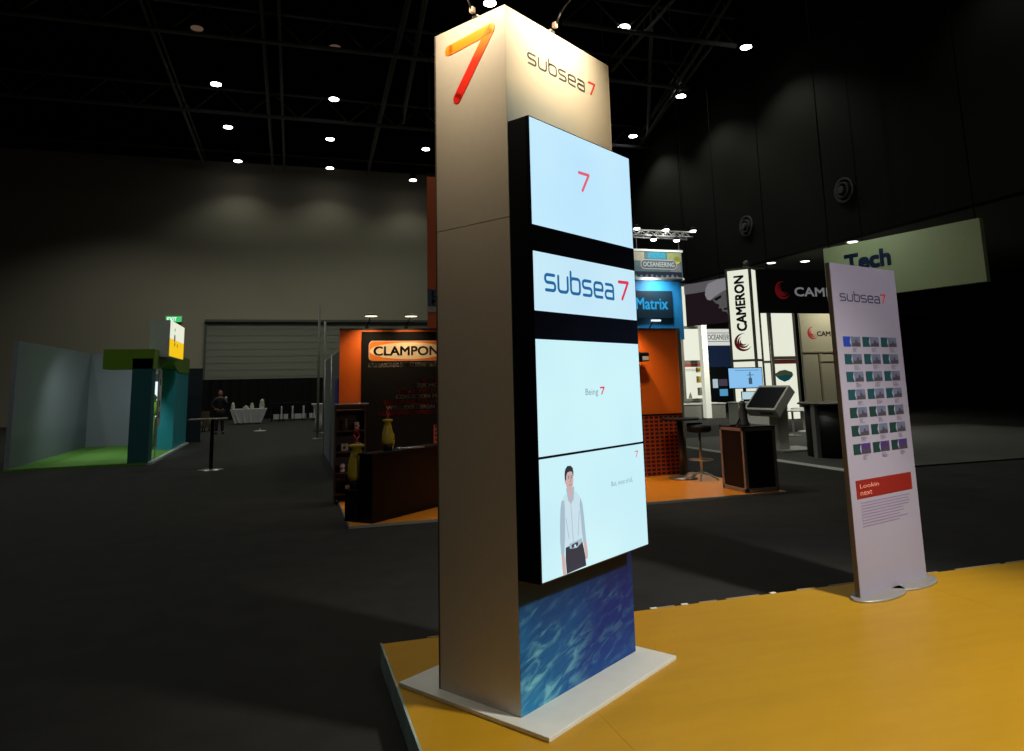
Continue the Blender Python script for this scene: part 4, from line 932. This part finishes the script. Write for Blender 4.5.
o = mb.build('oval_plate', mat('pale_plate_print', (0.50, 0.52, 0.50), 0.5, emit=(0.5, 0.5, 0.5), es=0.3), t)
MB().poly(rrect(e0+0.02, zc-0.10, e1_-0.02, zc+0.10, 0.09), T_, 0, 0.005).build('plate_inner', mat('plate_inner', (0.14, 0.20, 0.22), 0.5), o)
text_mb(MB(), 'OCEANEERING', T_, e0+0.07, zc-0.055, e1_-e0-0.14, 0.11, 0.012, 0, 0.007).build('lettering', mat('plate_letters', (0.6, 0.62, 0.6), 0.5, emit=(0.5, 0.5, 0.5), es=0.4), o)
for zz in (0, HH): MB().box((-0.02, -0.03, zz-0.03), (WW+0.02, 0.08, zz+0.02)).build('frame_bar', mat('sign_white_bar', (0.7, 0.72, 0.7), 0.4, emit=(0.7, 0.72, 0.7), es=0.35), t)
for xx in (ox+0.1, WW-0.05): MB().cyl((xx, 0.03, HH), (xx, 0.03, at(660, 236, ys).z-c.z), 0.012, n=6).build('cable', M_darksteel, t)
area('sign_light', (a.x+1.2, ys-0.8, a.z+0.45), (a.x+1.2, ys, c.z+0.2), 14, 0.4, (1, 1, 0.95))
# lighting truss
z_r = at(660, 237, ys).z; xa = at(600, 237, ys).x; xb = at(690, 238, ys).x
t = thing('lighting_truss', 'horizontal aluminium lighting truss with lit lamps above the hanging sign', 'truss', (xa, ys, z_r))
Lr = xb-xa; mb = MB(); dz = 0.12
for y_, z_ in ((-0.12, 0), (0.14, 0), (0.0, dz*1.3)): mb.cyl((0, y_, z_), (Lr, y_, z_), 0.022, n=8)
mb.build('chord', mat('rig_alu', (0.65, 0.65, 0.63), 0.35, 0.5), t)
mb = MB(); k = 0; x = 0
while x < Lr-0.15:
    for y_ in (-0.12, 0.14): mb.cyl((x, y_, 0), (x+0.12, 0, dz*1.3), 0.012, n=6).cyl((x+0.12, 0, dz*1.3), (x+0.24, y_, 0), 0.012, n=6)
    x += 0.24
mb.build('web', MATS['rig_alu'], t)
for xx in (0.3, Lr-0.2): MB().cyl((xx, 0, dz), (xx, 0, CZ-z_r), 0.008, n=6).build('cable', M_blackm, t)
lampl = ['leftmost lit lamp on the aluminium truss', 'second lit lamp from the left, hanging low on the truss', 'middle lit lamp on the aluminium truss', 'fourth lit lamp, hanging low on the truss', 'rightmost lit lamp on the aluminium truss end']
for (px, py), lb in zip([(636, 231), (652, 234.5), (665, 231.5), (675, 236), (692, 233.5)], lampl):
    low = py > 234
    yy = ys-0.12 if low else ys
    q = at(px, py+0.5, yy); zc_ = z_r-0.11 if low else z_r+dz*1.3+0.02
    q = V((q.x, yy-0.06, zc_))
    o = thing('truss_lamp', lb, 'lamp', q, group='lamps on the aluminium truss')
    MB().lathe([(0.03, 0.10), (0.07, 0.07), (0.075, 0.01)], n=16).build('lamp_housing', M_black, o)
    MB().lathe([(0.078, 0.008), (0.06, -0.03), (0.0, -0.04)], n=16, sx=1, sy=1).build('lens', em('truss_lens', (1, 1, 0.95), 5), o)
    MB().tube([(0, 0, 0.05), (0, 0.05, 0.10), (0, 0.06, z_r-q.z if low else -0.02)], 0.012, 6).build('bracket', M_black, o)

# ================================================================= CAMERON BOOTH (light boxes)
def lightbox(name, label, px0, py0, px1, py1, Y, depth=0.18, fr=0.13, xmid=None, m=None, rows=(), group=None, to_floor=False):
    pm = xmid if xmid else (py0+py1)/2
    p0 = V((at(px0, pm, Y).x, Y, at(px0, py1, Y).z)); p1 = V((at(px1, pm, Y).x, Y, at(px1, py0, Y).z)); zb2 = 0 if to_floor else p0.z
    t = thing(name, label, 'light box', (p0.x, Y, zb2), group=group)
    W_, H_ = p1.x-p0.x, p1.z-zb2
    MB().box((0, 0.02, 0), (W_, depth, H_)).build('case', M_olive, t)
    zlo = p0.z-zb2
    cuts = [zlo+fr]+[at(px0, r, Y).z-zb2 for r in rows]+[H_-fr]
    fb = MB().box((0, 0, 0), (fr, 0.02, H_)).box((W_-fr, 0, 0), (W_, 0.02, H_))
    for k in range(len(cuts)):
        c_ = cuts[k]; lo_ = 0 if k == 0 else c_-fr*0.5; hi_ = H_ if k == len(cuts)-1 else (c_ if k == 0 else c_+fr*0.5)
        fb.box((fr, 0, lo_ if k < len(cuts)-1 else c_), (W_-fr, 0.02, hi_))
    fb.build('frame', M_olive, t)
    for k in range(len(cuts)-1):
        MB().box((fr, 0.008, cuts[k]+(fr*0.5 if k else 0)), (W_-fr, 0.02, cuts[k+1]-(fr*0.5 if k < len(cuts)-2 else 0))).build('lit_panel', m or M_lightbox, t)
    return t, W_, H_, p0, cuts
YA, YC, YD = 28.3, 23.0, 25.5
ta, W_, H_, p0, cuts = lightbox('light_column', 'narrow lit white column beside the blue wall, reaching a poster below', 681, 284, 704, 402, YA, rows=(327.5, 362), xmid=345)
T_ = frame(FRONT, (0, 0.008, 0)); zc = at(690, 362, YA).z-p0.z
mb = MB().mat(0).rect(0.07, zc-0.22, W_-0.07, zc-0.06, T_).mat(1)
for k, (x_, z_) in enumerate([(0.58, 0.80), (0.58, 0.54), (0.60, 0.22)]): mb.mat(1 if k < 2 else 2).rect(W_*x_, zc*z_-0.12, W_*0.9, zc*z_+0.10+0.06*k, T_)
mb.mat(2)
for k in range(2): mb.rect(0.14, zc-0.33-0.07*k, W_-0.2, zc-0.31-0.07*k, T_)
mb.poly([(0.22, 0.14), (0.42, 0.14), (0.38, 0.30), (0.33, 0.42), (0.27, 0.30)], T_); mb.disc(0.62, 0.12, 0.07, T_, ry=0.02)
mb.build('poster_print', [mat('poster_red', (0.30, 0.05, 0.04), 0.5), mat('poster_ochre', (0.45, 0.32, 0.05), 0.5, var=0.6, vscale=12), mat('poster_grey', (0.20, 0.20, 0.15), 0.5, var=0.6, vscale=10)], ta)
a = at(700, 300, YA-0.3); c = at(708.5, 402, YA-0.3); top = at(704, 322, YA-0.3)
o = thing('white_post', 'off-white square post right of the lit column', 'post', (at(706, 402, YA-0.9).x, YA-0.9, 0))
MB().box((0, 0, 0), (0.26, 0.26, top.z)).build('post_body', mat('cream_post_glow', (0.6, 0.6, 0.52), 0.5, emit=(0.42, 0.43, 0.36), es=0.9), o); MB().box((-0.04, -0.04, 0), (0.30, 0.30, 0.06)).box((-0.02, -0.02, top.z), (0.28, 0.28, top.z+0.05)).build('post_cap', M_olive, o)  # emission in the post colour stands in for light falling on it
a = at(686, 402.5, YA-0.6); c = at(725, 418, YA-0.6)
o = thing('low_counter', 'long low pale grey plinth under the lit column', 'plinth', (a.x-0.4, YA-0.55, 0))
MB().box((0, 0, 0), (c.x-a.x+0.5, 1.6, at(700, 404, YA-0.6).z-0.02)).build('plinth_body', mat('pale_grey_plinth', (0.22, 0.22, 0.19), 0.6, emit=(0.3, 0.3, 0.26), es=0.0), o, bev=0.01)
MB().box((-0.03, -0.03, at(700, 404, YA-0.6).z-0.02), (c.x-a.x+0.53, 1.6, at(700, 404, YA-0.6).z+0.02)).build('plinth_top', M_white, o)
area('plinth_fill', (a.x+1, YA-3, 4.6), (a.x+1, YA-1, 0), 200, 0.8, (1, 1, 0.9))  # added spot without fixture that brightens the pale plinth
# tall lettered column
ra = math.radians(-55)
tc_ = thing('light_column', 'tall lit white column with vertical black lettering and red swirl', 'light box', (16.162, 23.819, 0), ra)
W_, H_, DC, fr = 1.0, 5.92, 0.66, 0.09
MB().box((0.01, 0.02, 0), (W_-0.01, DC-0.02, H_-0.02)).build('case', M_olive, tc_)
fb = MB()
for x_, y_ in ((0, 0), (W_-fr, 0), (W_-fr, DC-fr), (0, DC-fr)): fb.box((x_, y_, 0), (x_+fr, y_+fr, H_))
for z_ in (0, 2.33, H_-0.09): fb.box((fr, 0, z_), (W_-fr, 0.03, z_+0.09)).box((W_-0.03, fr, z_), (W_, DC-fr, z_+0.09))
fb.build('frame', M_olive, tc_)
for a_, b_ in ((0.09, 2.33), (2.42, H_-0.09)):
    MB().box((fr, 0.008, a_), (W_-fr, 0.02, b_)).build('lit_panel', M_lightbox, tc_)
    MB().box((W_-0.02, fr, a_), (W_-0.008, DC-fr, b_)).build('side_lit_panel', M_lightbox, tc_)
T_ = frame(FRONT, (0, 0.006, 0))
text_mb(MB(), 'CAMERON', T_, W_*0.70, 3.50, 2.10, W_*0.36, 0.022, rot=True).build('lettering', M_ink, tc_)
sw = MB(); swirl(sw, T_, W_*0.52, 3.06, 0.34); sw.build('swirl_mark', [M_ink, mat('deep_red_mark', (0.55, 0.02, 0.04), 0.5, var=0), mat('mid_red_mark', (0.65, 0.06, 0.08), 0.5, var=0)], tc_)
o = MB().lathe([(0.10, 0), (0.16, 0.08), (0.10, 0.14), (0.15, 0.22), (0.05, 0.30)], (W_*0.75, 0.35, H_), 16).build('roof_lamp', mat('roof_lamp_chrome', (0.6, 0.6, 0.58), 0.2, 0.9), tc_)
# television in front of the column
q0 = at(729, 389, YC-0.6); q1 = at(762, 367, YC-0.6)
t = thing('television', 'wall television with light blue picture on the lettered column', 'television', (q0.x, YC-0.6, q0.z))
W2, H2 = q1.x-q0.x, q1.z-q0.z
MB().box((0, 0, 0), (W2, 0.06, H2)).build('casing', M_black, t, bev=0.006)
MB().box((W2*0.45, 0.06, H2*0.4), (W2*0.55, 0.55, H2*0.6)).box((W2*0.45, 0.06, -q0.z), (W2*0.52, 0.12, H2*0.5)).build('bracket', M_black, t)
T_ = frame(FRONT, (0, 0, 0)); MB().rect(0.03, 0.03, W2-0.03, H2-0.03, T_, 0, 0.003).build('screen', em('tv_blue', (0.24, 0.52, 0.85), 1), t)
mb = MB().rect(W2*0.58, H2*0.2, W2*0.68, H2*0.5, T_, 0, 0.005).rect(W2*0.615, H2*0.5, W2*0.645, H2*0.78, T_, 0, 0.005).rect(W2*0.54, H2*0.62, W2*0.74, H2*0.65, T_, 0, 0.005).rect(W2*0.2, H2*0.85, W2*0.9, H2*0.87, T_, 0, 0.005)
mb.build('picture', em('tv_ink', (0.04, 0.10, 0.16), 1), t)
# smaller laptop-like screen below
q0 = at(742, 400, YC-1.0); q1 = at(758, 391, YC-1.0)
t = thing('monitor', 'small monitor with pale picture on white desk below the television', 'monitor', (q0.x, YC-1.0, q0.z))
W2, H2 = q1.x-q0.x, q1.z-q0.z
MB().box((0, 0, 0), (W2, 0.03, H2)).build('casing', M_black, t); MB().rect(0.02, 0.02, W2-0.02, H2-0.02, frame(FRONT, (0, 0, 0)), 0, 0.003).build('screen', em('mon_pale', (0.45, 0.62, 0.68), 1), t)
MB().box((W2*0.3, -0.02, -0.06), (W2*0.7, 0.15, 0)).build('stand', M_black, t)
dz_ = q0.z-0.06
t = thing('white_desk', 'white desk in front of the lettered column', 'desk', (q0.x-0.4, YC-1.35, 0))
MB().box((0, 0, 0), (1.7, 0.6, dz_-0.03)).build('desk_body', mat('desk_white', (0.5, 0.5, 0.45), 0.5), t); MB().box((-0.03, -0.03, dz_-0.03), (1.73, 0.63, dz_)).build('desk_top', M_white, t)
# narrow box, wide box with map poster
lightbox('light_column', 'slim lit white column between the lettered column and the map poster', 760.5, 268, 770.5, 425, YD+0.05, rows=(312, 362), fr=0.10, xmid=340)
td, W_, H_, p0, cuts = lightbox('light_column', 'lit white column with blue and green map poster behind the tilted screen', 770.6, 300, 797, 425, YD, rows=(358,), xmid=345)
zc = at(785, 358, YD).z-p0.z; T_ = frame(FRONT, (0, 0.006, 0))
mb = MB().mat(0).rect(0.06, zc-0.24, W_-0.06, zc-0.06, T_)
zm = at(785, 375, YD).z-p0.z
mb.mat(1).poly([(0.10, zm+0.05), (0.35, zm+0.18), (0.62, zm+0.22), (0.95, zm+0.12), (1.02, zm), (0.75, zm-0.12), (0.45, zm-0.15), (0.2, zm-0.06)], T_)
mb.mat(2).poly([(0.08, zm+0.02), (0.3, zm-0.04), (0.6, zm+0.02), (1.0, zm-0.03), (0.8, zm-0.2), (0.55, zm-0.28), (0.3, zm-0.18)], T_, 0, 0.003)
mb.mat(3).rect(W_*0.3, 0.2, W_*0.45, zm-0.5, T_)
mb.build('poster_print', [MATS['poster_red'], mat('map_green', (0.20, 0.28, 0.16), 0.5, var=0.3), mat('map_teal', (0.02, 0.24, 0.32), 0.5, var=0.3), mat('map_sand', (0.5, 0.42, 0.28), 0.5)], td)
# off-white wall with small logo
a = at(799, 312, YD+0.4); c = at(900, 397, YD+0.4)
t = thing('logo_wall', 'off-white booth wall with small red swirl and black lettering', 'wall panel', (a.x, YD+0.4, 0))
W_ = c.x-a.x; MB().box((0, 0, 0), (W_, 0.12, a.z)).build('wall_board', mat('cream_wall', (0.60, 0.57, 0.44), 0.6), t)
T_ = frame(FRONT, (0, 0, 0)); X = lambda px, py: at(px, py, YD+0.4).x-a.x; Zp = lambda py: at(820, py, YD+0.4).z
text_mb(MB(), 'CAMERON', T_, X(817, 335), Zp(336), (X(829, 335)-X(817, 335))*2.6, 0.20, 0.02).build('lettering', M_ink, t)
sw = MB(); swirl(sw, T_, X(812.5, 333), Zp(333), 0.27); sw.build('swirl_mark', [M_ink, MATS['deep_red_mark'], MATS['mid_red_mark']], t)
mb = MB().rect(0, Zp(352)-0.03, W_, Zp(352)+0.03, T_, 0, 0.05).rect(X(819.5, 370), 0, X(821, 370), Zp(352), T_, 0, 0.05).rect(X(821, 370), Zp(361)-0.03, W_, Zp(361), T_, 0, 0.04)
mb.build('wall_moulding', mat('moulding_olive', (0.36, 0.34, 0.26), 0.6), t)
area('logo_wall_light', (a.x+1.5, YD-1.4, a.z+0.9), (a.x+1.6, YD+0.4, a.z-1.5), 62, 0.5, (1, 0.95, 0.72))
# black overhead fascia with grey lettering
YF = 20.0
a = at(758, 269, YF); c = at(925, 313, YF)
t = thing('hanging_fascia', 'wide black hanging sign with grey lettering and dark red swirl', 'sign', (a.x, YF, at(790, 313, YF).z))
H_ = a.z-at(790, 313, YF).z; W_ = at(935, 290, YF).x-a.x
MB().box((0, 0, 0), (W_, 0.12, H_)).build('fascia_body', M_blackm, t)
T_ = frame(FRONT, (0, 0, 0)); X = lambda px: at(px, 290, YF).x-a.x
z_t = at(790, 291, YF).z-t.location.z
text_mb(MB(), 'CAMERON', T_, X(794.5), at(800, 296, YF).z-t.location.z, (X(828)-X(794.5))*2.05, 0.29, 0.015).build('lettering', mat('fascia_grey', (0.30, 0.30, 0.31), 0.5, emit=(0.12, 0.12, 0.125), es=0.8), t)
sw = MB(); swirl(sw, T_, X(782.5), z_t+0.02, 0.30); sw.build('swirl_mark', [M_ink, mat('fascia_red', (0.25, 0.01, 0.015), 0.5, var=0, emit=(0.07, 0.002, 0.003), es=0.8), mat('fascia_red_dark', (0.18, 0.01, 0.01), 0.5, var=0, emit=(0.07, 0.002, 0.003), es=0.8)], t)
for xx in (0.4, W_*0.6): MB().cyl((xx, 0.06, H_), (xx, 0.06, CZ-t.location.z), 0.012, n=6).build('cable', M_blackm, t)
# curved hanging banner with the helmeted face
A0 = at(685, 290, 27.3); A1 = at(732, 272, 24.6)
t = thing('curved_banner', 'curved dark hanging banner with picture of a face under a pale helmet', 'banner', (A0.x, A0.y, 0))
n = 20; ztop = (A0.z+A1.z)/2; zbot = (at(687, 328, 27.3).z+at(708, 322.5, 25.9).z)/2
def arc(s_):
    x = A0.x+(A1.x-A0.x)*s_; y = A0.y+(A1.y-A0.y)*s_ + 0.5*math.sin(PI*s_)*0.6
    return V((x, y, 0))-V((A0.x, A0.y, 0))
def curved(mb, s0, s1, z_0, z_1, off, k=12):
    q = []
    for i in range(k+1):
        p_ = arc(s0+(s1-s0)*i/k); q += [(p_.x, p_.y-off, z_0), (p_.x, p_.y-off, z_1)]
    mb.add(q, [(2*i, 2*i+2, 2*i+3, 2*i+1) for i in range(k)], True)
    q = [(x, y+0.04, z) for x, y, z in q]; mb.add(q, [(2*i, 2*i+1, 2*i+3, 2*i+2) for i in range(k)], True)
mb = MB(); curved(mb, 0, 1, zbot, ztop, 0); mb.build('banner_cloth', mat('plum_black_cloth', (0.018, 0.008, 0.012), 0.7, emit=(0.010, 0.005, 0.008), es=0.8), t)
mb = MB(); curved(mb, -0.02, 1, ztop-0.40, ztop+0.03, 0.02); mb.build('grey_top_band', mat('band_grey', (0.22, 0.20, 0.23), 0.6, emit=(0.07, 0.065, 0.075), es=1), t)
def on_arc(mb, pts, off):
    k = len(pts); q = []
    for s_, z_ in pts: p_ = arc(s_); q.append((p_.x, p_.y-off, z_))
    q2 = [(x, y+0.02, z) for x, y, z in q]
    mb.add(q+q2, [tuple(range(k))]+[(i, k+i, k+(i+1) % k, (i+1) % k) for i in range(k)])
hh = ztop-zbot; Zr = lambda f: zbot+hh*f
mb = MB(); on_arc(mb, [(0.52, Zr(0.84)), (0.50, Zr(0.70)), (0.54, Zr(0.58)), (0.60, Zr(0.55)), (0.68, Zr(0.62)), (0.80, Zr(0.70)), (1.0, Zr(0.80)), (1.0, Zr(1.0)), (0.75, Zr(1.0)), (0.58, Zr(0.95))], 0.05)
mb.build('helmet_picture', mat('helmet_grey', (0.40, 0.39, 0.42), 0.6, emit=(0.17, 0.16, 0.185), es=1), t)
mb = MB(); on_arc(mb, [(0.64, Zr(0.56)), (0.68, Zr(0.62)), (0.80, Zr(0.70)), (1.0, Zr(0.78)), (1.0, Zr(0.12)), (0.90, Zr(0.15)), (0.86, Zr(0.24)), (0.80, Zr(0.26)), (0.79, Zr(0.33)), (0.74, Zr(0.34)), (0.76, Zr(0.42)), (0.69, Zr(0.47))], 0.045)
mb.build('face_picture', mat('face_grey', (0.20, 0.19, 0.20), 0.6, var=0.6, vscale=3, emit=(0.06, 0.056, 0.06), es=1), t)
mb = MB(); on_arc(mb, [(0.66, Zr(0.57)), (0.80, Zr(0.64)), (0.80, Zr(0.58)), (0.70, Zr(0.52))], 0.06); on_arc(mb, [(0.82, Zr(0.32)), (0.92, Zr(0.34)), (0.92, Zr(0.30)), (0.83, Zr(0.28))], 0.06)
mb.build('face_shadow_picture', M_ink, t)
for s_ in (0.1, 0.8): p_ = arc(s_); MB().cyl((p_.x, p_.y+0.02, ztop), (p_.x, p_.y+0.02, CZ), 0.012, n=6).build('cable', M_blackm, t)
# far booth with white lettered fascia
YO = 33.0
a = at(705, 329, YO); c = at(738, 345, YO)
t = thing('far_booth', 'distant navy booth with white lettered fascia between the lit columns', 'booth', (a.x, YO, 0))
W_ = c.x-a.x
MB().box((0, 0, c.z), (W_, 0.3, a.z)).build('fascia', em('fascia_white', (0.72, 0.74, 0.68), 0.9), t)
T_ = frame(FRONT, (0, 0, 0)); mid = (a.z+c.z)/2
mb = MB().rect(0, mid+0.20, W_, mid+0.23, T_, 0, 0.01).rect(0, mid-0.24, W_, mid-0.21, T_, 0, 0.01); mb.build('rule_line', M_olive, t)
text_mb(MB(), 'OCEANEERING', T_, 0.12, mid-0.13, W_-0.2, 0.26, 0.005, 0, 0.012).build('lettering', M_ink, t)
MB().box((0, 0.05, at(720, 367, YO).z), (W_, 0.2, c.z-0.02)).build('navy_panel', mat('navy_panel', (0.012, 0.03, 0.09), 0.5, emit=(0.012, 0.03, 0.09), es=0.3), t)
MB().box((0, 0.08, 0), (W_, 0.2, at(720, 367, YO).z)).build('dark_panel', mat('dark_blue_panel', (0.006, 0.01, 0.016), 0.5), t)
for q0_, q1_, cc_, nm in (((714, 388), (718, 379), (0.4, 0.5, 0.55), 'grey'), ((720, 386), (727.5, 379), (0.05, 0.04, 0.06), 'dim'), ((721, 396), (728, 389), (0.08, 0.3, 0.5), 'blue')):
    s0_ = at(*q0_, YO); s1_ = at(*q1_, YO); MB().box((s0_.x-a.x, 0.03, s0_.z), (s1_.x-a.x, 0.08, s1_.z)).build('booth_screen', em('booth_scr_'+nm, cc_, 1), t)

# ================================================================= KIOSK, BAR, GREEN SIGN (right)
t = thing('booth_deck', 'thin grey raised carpet deck with pale metal edge at right', 'platform', (9.78, 11.0, 0))
MB().box((0.08, 0, 0), (12, 8.0, 0.03)).build('deck_carpet', mat('grey_carpet', (0.055, 0.052, 0.045), 0.9, bump=0.2, bscale=150), t)
MB().add([(0, 0, 0), (0.08, 0, 0.034), (0.08, 8, 0.034), (0, 8, 0), (0.08, 0, 0), (0.08, 8, 0)], [(0, 1, 2, 3), (0, 4, 1), (3, 2, 5)]).build('edge_ramp', mat('pale_edge', (0.30, 0.29, 0.26), 0.4, 0.3), t)
kx, ky = 10.9, 14.3
t = thing('touch_kiosk', 'tilted touch screen kiosk with pale frame behind the black pedestal', 'kiosk', (kx, ky, 0.03), 0.0)
kp = mat('kiosk_grey', (0.50, 0.48, 0.41), 0.5, 0.0)
Mk = Matrix.Translation((10.72-kx, 14.5-ky, 1.24)) @ Matrix.Rotation(math.radians(-80.5), 4, 'Z') @ Matrix.Rotation(math.radians(45.3), 4, 'X')
MB().box((-0.47, -0.38, -0.24), (0.47, 0.39, -0.006), Mk).build('screen_housing', kp, t, bev=0.01)
MB().box((-0.417, -0.32, -0.008), (0.417, 0.32, 0.0), Mk).build('touch_screen', mat('dark_glass', (0.012, 0.012, 0.016), 0.15), t)
MB().box((-0.05, -0.386, -0.17), (0.35, -0.379, -0.08), Mk).build('dark_mark', mat('kiosk_mark', (0.08, 0.08, 0.075), 0.5), t)
MB().box((0.0, 0.10, 0.04), (0.30, 0.40, 1.12)).build('column', kp, t, bev=0.01)
MB().box((-0.15, -0.2, 0), (0.95, 0.70, 0.05)).build('base', mat('kiosk_base', (0.38, 0.38, 0.34), 0.4, 0.2), t, bev=0.01)
area('kiosk_fill', (9.3, 12.6, 3.6), (10.9, 14.4, 0.9), 14, 0.4, (1, 0.98, 0.88))  # added spot without fixture that lightens the kiosk frame
t = thing('bar_counter', 'dark round-fronted bar counter with thin top left of the info panel', 'counter', (10.75, 12.55, 0.03))
n = 20; prof = []
MB().lathe([(0.62, 0.0), (0.62, 1.10)], (0.62, 0.5, 0), 40).build('counter_body', mat('bar_black', (0.012, 0.011, 0.010), 0.4), t)
MB().lathe([(0.74, 1.10), (0.76, 1.12), (0.74, 1.14)], (0.62, 0.5, 0), 40).build('counter_top', mat('bar_top', (0.08, 0.075, 0.065), 0.3), t)
MB().box((-0.08, 0.30, 0), (0.02, 0.42, 1.10)).build('steel_strip', M_alu, t)
# white furniture glimpsed beyond the kiosk
for px, Y, lb in [(792, 18.0, 'small white table glimpsed right of the tilted kiosk'), (803, 19.5, 'small white table beside the cream wall foot')]:
    a = at(px, 410, Y)
    t = thing('side_table', lb, 'table', (a.x, Y, 0.03 if Y < 19 else 0))
    MB().lathe([(0.36, 0.70), (0.37, 0.72), (0.36, 0.74)], n=24).build('tabletop', M_white, t)
    MB().cyl((0, 0, 0.02), (0, 0, 0.7), 0.03, n=12).build('column', M_white, t)
    MB().lathe([(0.22, 0), (0.22, 0.015), (0.04, 0.04)], n=20).build('base', M_white, t)
area('white_corner_fill', (at(800, 380, 19).x, 17.6, 4.2), (at(798, 380, 19).x, 18.8, 0), 110, 0.6, (1, 1, 0.9))  # added spot that brightens the floor around the white tables
# green sign
a = atx(823, 249, 10.95)
t = thing('green_sign', 'pale green sign board with dark blue lettering above the info panel', 'sign', (10.95, a.y, 0), math.radians(0))
ga = math.radians(-78)
t.rotation_euler = (0, 0, ga)
zt = a.z; Wg = 3.2; zb2 = 3.3
MB().box((0, 0, zb2), (Wg, 0.12, zt)).build('sign_board', mat('pale_green_board', (0.36, 0.46, 0.25), 0.6), t)
T_ = frame(FRONT, (0, 0, 0))
text_mb(MB(), 'Tech', T_, 0.50, zt-0.56, 0.98, 0.32, 0.03).build('lettering', mat('navy_ink', (0.015, 0.05, 0.14), 0.5, var=0), t)
for xx in (0.1, Wg-0.1): MB().cyl((xx, 0.06, zt), (xx, 0.06, CZ), 0.012, n=6).build('cable', M_blackm, t)
area('green_sign_light', (9.7, a.y-1.2, zt+0.6), (10.9, a.y-1.2, zt-0.4), 10, 0.4, (0.95, 1, 0.9))
